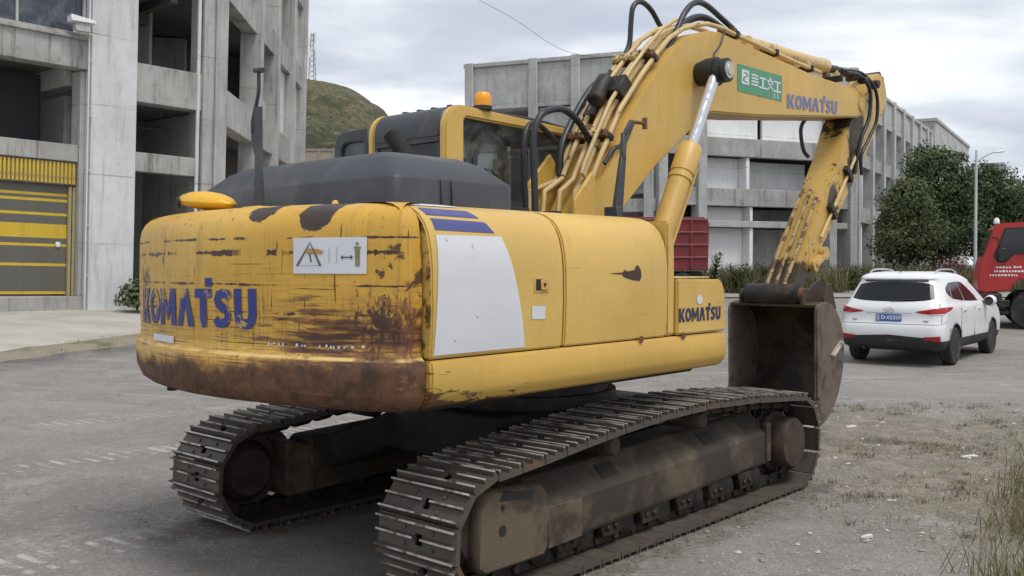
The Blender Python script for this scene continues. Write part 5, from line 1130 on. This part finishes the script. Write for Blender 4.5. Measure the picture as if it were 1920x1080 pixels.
# ---------------------------------------------------------------- street lamp
SL = thing('street_lamp', 'slim white street lamp pole with a thin curved arm, by the trees', 'street lamp', (21.7,45,H(21.7,45)))
MB().lathe([(0,.10),(.5,.085),(5.8,.055),(6.45,.045)], (0,0,0), (0,0,1), 12).build('pole', basic('white_pole', (.5,.51,.5), .5), SL)
MB().tube(curve([(0,0,5.85),(.3,0,6.1),(.62,-.05,6.28),(.9,-.08,6.36)]), .025, 6).build('arm', M['mid_conc'], SL)
MB().lathe([(0,.03),(.1,.06),(.4,.05),(.45,.01)], (.85,-.08,6.35), (1,0,.12), 8).build('lamp_head', M['white_wall'], SL)
MB().lathe([(0,.16),(.04,.16)], (0,0,0), (0,0,1), 12).build('base_plate', M['mid_conc'], SL)
# ---------------------------------------------------------------- vegetation and litter
def leaf_mat(name, a, c, sc=1.2):
    m, t, b_ = material(name); co = t.coord(); n = t.noise(co, sc, 5, .65); n2 = t.noise(co, sc*9, 3, .6)
    base = t.mix(t.step(n, .35, .65), a, c); base = t.mix(t.step(n2, .4, .7, 0., .6), base, tuple(q*.5 for q in a))
    t.put(b_.inputs['Base Color'], base); b_.inputs['Roughness'].default_value = .6; b_.inputs['Specular IOR Level'].default_value = .3
    tr = t.new('ShaderNodeBsdfTranslucent'); t.put(tr.inputs[0], base); mx = t.new('ShaderNodeMixShader'); mx.inputs[0].default_value = .22
    t.l.new(b_.outputs[0], mx.inputs[1]); t.l.new(tr.outputs[0], mx.inputs[2]); t.l.new(mx.outputs[0], t.n['Material Output'].inputs[0]); return m
LM = [leaf_mat('dark_evergreen_leaf', (.048,.074,.032), (.115,.155,.064), .7), leaf_mat('mid_green_leaf', (.060,.085,.034), (.138,.168,.068), .7), leaf_mat('olive_leaf', (.05,.06,.022), (.10,.105,.045), .7)]
M['bark'] = basic('bark', (.085,.065,.05), .9, 0, .3, 5, .5, 25)
def leafquad(b, p, d, s, rnd):
    u = Vector((rnd.gauss(0,1), rnd.gauss(0,1), rnd.gauss(0,1))).normalized(); nn = (d+u*.8).normalized()
    t1 = nn.cross(Vector((rnd.random()-.5, rnd.random()-.5, rnd.random()-.5))).normalized(); t2 = nn.cross(t1)
    a, c = s*rnd.uniform(.7,1.25), s*rnd.uniform(.35,.6)
    b.add([p-t1*a, p-t2*c, p+t1*a, p+t2*c], [(0,1,2,3)])
def tree(name, label, loc, lobes, trunk_h, n_clump, leaf, m, seed, group='trees beside the long building', tr=.16):
    rnd = random.Random(seed); T = thing(name, label, 'tree', loc, 0, group); b = MB(); L = MB()
    top = max(l[2]+l[5]*.4 for l in lobes)
    L.tube(curve([(0,0,-.3),(.06,.03,trunk_h*.5),(-.05,.05,trunk_h),(.04,0,top)], 4), [lerp(tr,.03,i/12) for i in range(13)], 8)
    for (x, y, z, rx, ry, rz_) in lobes:
        L.tube(curve([(0,0,trunk_h*.75),(x*.4,y*.4,lerp(trunk_h,z,.55)),(x*.8,y*.8,z),(x,y,z+rz_*.4)], 3), [lerp(tr*.6,.02,i/9) for i in range(10)], 6)
        nc = max(6, int(n_clump*(rx*rz_)/sum(q[3]*q[5] for q in lobes)))
        for k in range(nc):
            d = Vector((rnd.gauss(0,1), rnd.gauss(0,1), rnd.gauss(0,1)+.15)).normalized(); rr = rnd.uniform(.55,1.05)
            cc = Vector((x+d.x*rx*rr, y+d.y*ry*rr, z+d.z*rz_*rr)); cs = rnd.uniform(.22,.46)
            for q in range(rnd.randint(22,40)):
                g = Vector((rnd.gauss(0,1), rnd.gauss(0,1), rnd.gauss(0,.75)))*cs*.62
                leafquad(b, cc+g, (d+g.normalized()*.7+Vector((0,0,.4))).normalized(), leaf, rnd)
    L.build('trunk', M['bark'], T); b.build('crown', m, T, smooth=False, recalc=False); return T
tree('evergreen_tree', 'tall dense dark evergreen tree in front of the stair tower', (21.7,49.5,.8), [(.1,0,5.2,1.8,1.8,1.7),(-1.0,-.3,3.9,1.4,1.4,1.5),(1.1,.2,3.9,1.5,1.5,1.7),(.6,-.4,2.5,1.7,1.5,1.4),(-.3,.3,6.25,1.1,1.1,.8)], 2.0, 640, .105, LM[0], 3)
tree('evergreen_tree', 'lower lighter green bushy tree touching the balcony front', (18.95,46.2,.75), [(0,0,3.5,1.3,1.3,1.3),(-.4,-.2,2.1,1.2,1.2,1.15),(.7,.1,2.3,1.2,1.2,1.2),(.2,.1,4.5,.8,.8,.65)], 1.3, 400, .10, LM[1], 5)
tree('evergreen_tree', 'dark rounded tree directly behind the street lamp pole', (25.2,50.5,.85), [(0,0,4.5,1.8,1.7,1.5),(1.3,.1,3.5,1.6,1.5,1.4),(-1.3,.1,3.2,1.5,1.5,1.5),(.2,-.2,2.2,1.9,1.6,1.3),(-.5,0,5.5,1.0,1.0,.7)], 1.8, 640, .105, LM[0], 8)
tree('evergreen_tree', 'olive green tree above the red lorry cab', (28.9,52,.9), [(0,0,4.1,2.0,1.9,1.4),(1.6,0,3.8,1.5,1.5,1.3),(-1.0,0,3.0,1.6,1.6,1.5),(.8,-.2,2.1,2.1,1.7,1.2)], 1.7, 620, .105, LM[0], 13)
tree('evergreen_tree', 'far dark tree behind the red lorry cargo box', (33.5,58,1.0), [(0,0,4.6,2.6,2.4,1.9),(-1.4,0,3.4,1.9,1.8,1.7),(1.6,0,3.2,1.9,1.8,1.7)], 1.8, 480, .12, LM[0], 17)
def bush(label, loc, r, h, n, m, seed, name='bush', group=None, leaf=.07, cat='bush'):
    rnd = random.Random(seed); T = thing(name, label, cat, loc, 0, group); b = MB(); L = MB()
    for k in range(6): a = rnd.random()*2*PI; L.tube([(0,0,-.1),(math.cos(a)*r*.35,math.sin(a)*r*.35,h*.5),(math.cos(a)*r*.6,math.sin(a)*r*.6,h*.8)], [.02,.015,.008], 5)
    for k in range(n):
        d = Vector((rnd.gauss(0,1), rnd.gauss(0,1), abs(rnd.gauss(0,1))+.1)).normalized()*rnd.uniform(.35,1.05); leafquad(b, Vector((d.x*r, d.y*r, d.z*h)), d.normalized()+Vector((0,0,.4)), leaf, rnd)
    L.build('stem', M['bark'], T); b.build('foliage', m, T, smooth=False, recalc=False); return T
bush('dark green bush at the foot of the pale corner column', (-9.75,24.95,.72), .55, .75, 900, LM[1], 21)
bush('dark ivy-like bush in the open bay beside the corner column', (-9.05,25.9,.75), .7, 1.5, 1500, LM[0], 22)
rl = leaf_mat('reddish_leaf', (.10,.03,.025), (.16,.06,.045), 1.5)
bush('low red-leaved shrub under the evergreen trees', (19.9,43.5,.72), .9, 1.3, 900, rl, 23, leaf=.09); bush('spreading red-leaved shrub beside the street lamp', (21.0,46.3,.75), 1.3, 1.5, 1300, rl, 24, leaf=.09)
bush('small dark shrub at the lower end of the balcony front', (15.5,43.6,.72), .8, 1.0, 900, LM[2], 25, leaf=.08)
# tall feathery weeds before the white wall
WL = leaf_mat('weed_green', (.075,.088,.032), (.16,.165,.065), 2.); WD = leaf_mat('dry_grass', (.22,.185,.10), (.34,.29,.17), 2.)
def weed_plant(label, loc, h, seed):
    rnd = random.Random(seed); T = thing('weed_plant', label, 'plant', loc, 0, 'tall weeds before the white wall'); b = MB(); L = MB()
    for s in range(5):
        tx, ty = rnd.gauss(0,.35), rnd.gauss(0,.3); hh = h*rnd.uniform(.7,1.05)
        P = curve([(0,0,0),(tx*.3,ty*.3,hh*.5),(tx,ty,hh)], 5); L.tube(P, .012, 5)
        for p in P[3:]:
            for q in range(9):
                a = rnd.random()*2*PI; ln = rnd.uniform(.2,.42); d = Vector((math.cos(a),math.sin(a),rnd.uniform(-.1,.6))).normalized(); sd = d.cross(Vector((0,0,1))).normalized()*.035
                b.add([p, p+d*ln*.5+sd, p+d*ln, p+d*ln*.5-sd], [(0,1,2,3)])
    L.build('stem', M['bark'], T); b.build('foliage', LM[1], T, smooth=False, recalc=False)
weed_plant('feathery dark weed right beside the dull red tipper body', (8.2,39.2,.6), 1.75, 31); weed_plant('upright weed clump before the white partition wall', (9.6,41,.65), 1.35, 32)
weed_plant('sparse tall weed between the partition wall and the excavator arm', (10.9,41.5,.65), 1.15, 33)
def blades(b, spots, hmin, hmax, wd, rnd, lean=.35, mi=None):
    for (x, y, z) in spots:
        h = rnd.uniform(hmin, hmax); a = rnd.random()*2*PI; l = rnd.random()*lean*h; dx_, dy_ = math.cos(a)*l, math.sin(a)*l; c = rnd.random()*2*PI; ux, uy = math.cos(c)*wd, math.sin(c)*wd
        if mi: b.cur = 0 if rnd.random() < mi else 1
        b.add([(x-ux,y-uy,z),(x+ux,y+uy,z),(x+dx_*.4+ux*.7,y+dy_*.4+uy*.7,z+h*.6),(x+dx_*.4-ux*.7,y+dy_*.4-uy*.7,z+h*.6),(x+dx_,y+dy_,z+h)], [(0,1,2,3),(3,2,4)])
rnd = random.Random(77)
# rough scrub strip before the long building
b = MB(); sp_ = []
while len(sp_) < 13000:
    x = rnd.uniform(5,24); y = rnd.uniform(39.5,47.5)+.1*x
    if rnd.random() < .25+1.1*mnoise.noise(Vector((x*.5, y*.5, 0))): sp_.append((x, y, H(x, y)-.03))
blades(b, sp_, .15, 1.25, .026, rnd, 1.0, .66)
setting(tag(b.build('scrub', [WL, WD], smooth=False, recalc=False), 'rough olive scrub and dry weeds before the long concrete building', 'scrub'), 'stuff')
# grass tuft at the near right and sparse dry grass over the earth
GR = leaf_mat('tall_grass', (.135,.140,.050), (.26,.245,.11), 3.)
b = MB(); sp_ = []
while len(sp_) < 21000:
    x = rnd.uniform(2.0,5.8); y = rnd.uniform(4.6,9.0); c = mnoise.noise(Vector((x*1.4, y*1.4, 3)))
    dd = (x-.61*y+.85)+.45*c
    if dd > rnd.random()**.5*.7: sp_.append((x, y, -.01))
blades(b, sp_, .04, .34, .0036, rnd, 1.0, .74)
setting(tag(b.build('grass', [GR, WD], smooth=False, recalc=False), 'long green grass growing at the near right edge of the yard', 'grass'), 'stuff')
b = MB(); sp_ = []; k = 0
while k < 620:
    x = rnd.uniform(2.3,8.8); y = rnd.uniform(6.2,12.4); c = mnoise.noise(Vector((x*.8, y*1.2, 9)))
    if c < -.25+.6*rnd.random() or (x < 3.9 and x < .45*y-.9 and y > 9.5): continue
    k += 1; rr = rnd.uniform(.02,.11)
    for q in range(rnd.randint(8,34)):
        a = rnd.random()*2*PI; r = rr*abs(rnd.gauss(0,1)); sp_.append((x+r*1.6*math.cos(a), y+r*math.sin(a), H(x, y)-.003))
blades(b, sp_, .010, .060, .0022, rnd, 1.5, .45)
sv = []
while len(sv) < 2600:
    y = rnd.uniform(10,30); x = edge_x(y)+rnd.gauss(-.25,.22)
    if mnoise.noise(Vector((x*1.2, y*1.2, 4))) > -.05: sv.append((x, y, H(x, y)+.03))
blades(b, sv, .02, .07, .005, rnd, 1.4, .35)
setting(tag(b.build('dry_grass', [WL, WD], smooth=False, recalc=False), 'sparse short dry grass over the bare earth and verge', 'grass'), 'stuff')
# loose stones
b = MB()
def stone(x, y, s):
    v = []; z = H(x, y)
    for i in range(6):
        a = 2*PI*i/6; r = s*rnd.uniform(.6,1.1); v.append((x+math.cos(a)*r, y+math.sin(a)*r, z+s*.15))
    v += [(x+rnd.gauss(0,s*.2), y+rnd.gauss(0,s*.2), z+s*rnd.uniform(.5,.8)), (x, y, z-.005)]
    b.cur = 0 if rnd.random() < .7 else 1
    b.add(v, [(i, (i+1) % 6, 6) for i in range(6)]+[((i+1) % 6, i, 7) for i in range(6)])
for k in range(5200):
    y = rnd.uniform(5.0,13); x = rnd.uniform(.28*y-.6, .56*y+.6)
    if y > 6.6 and x < .33*y: continue
    stone(x, y, rnd.uniform(.003,.011) if rnd.random() < .96 else rnd.uniform(.014,.032))
for k in range(900):
    y = rnd.uniform(5,20); stone(rnd.uniform(-.55*y,-.05*y-1.2), y, rnd.uniform(.003,.009))
cs, sn = math.cos(PI/2-.7369), math.sin(PI/2-.7369)
for k in range(900):                                  # soil crumbs dropped along both crawlers
    uu = rnd.uniform(-2.3,2.4); vv = rnd.choice((-1.11,1.11))+rnd.choice((-1,1))*(.31+abs(rnd.gauss(0,.09)))
    stone(.086+cs*uu-sn*vv, 7.275+sn*uu+cs*vv, rnd.uniform(.004,.013))
    if k == 0: i0 = len(b.mi)-12
b.mi[i0:] = [2]*(len(b.mi)-i0)
setting(tag(b.build('gravel', [basic('grey_stone', (.25,.235,.215), .9, 0, .3, 20), basic('pale_stone', (.45,.43,.40), .9, 0, .2, 20), basic('soil_crumb', (.10,.078,.055), .95, 0, .3, 20)], smooth=False), 'loose gravel scattered over the yard', 'gravel'), 'stuff')
M['scrap'] = basic('pale_scrap', (.62,.60,.55), .8, 0, .08, 9)
def scrap(label, x, y, L, wd, a):
    o = MB().add([(-L,-wd,0),(L,-wd*.6,0),(L*.8,wd,0),(-L*.7,wd*.8,0),(-L,-wd,.012),(L,-wd*.6,.018),(L*.8,wd,.022),(-L*.7,wd*.8,.010)], [(3,2,1,0),(4,5,6,7),(0,1,5,4),(1,2,6,5),(2,3,7,6),(3,0,4,7)]).build('paper_scrap', M['scrap'])
    o.location = (x, y, H(x, y)+.006); o.rotation_euler = (0, 0, a); tag(o, label, 'litter', 'pale scraps on the ground')
scrap('small white scrap lying on bare gravel before the crawler', 2.34,6.30,.045,.016,.2); scrap('flat white scrap among the dry grass patch', 4.28,8.95,.085,.030,.1)
scrap('pale scrap close to the tall green grass', 4.05,7.55,.05,.016,-.2); scrap('pale scrap in the earth behind the bucket', 3.75,10.6,.07,.03,.3)
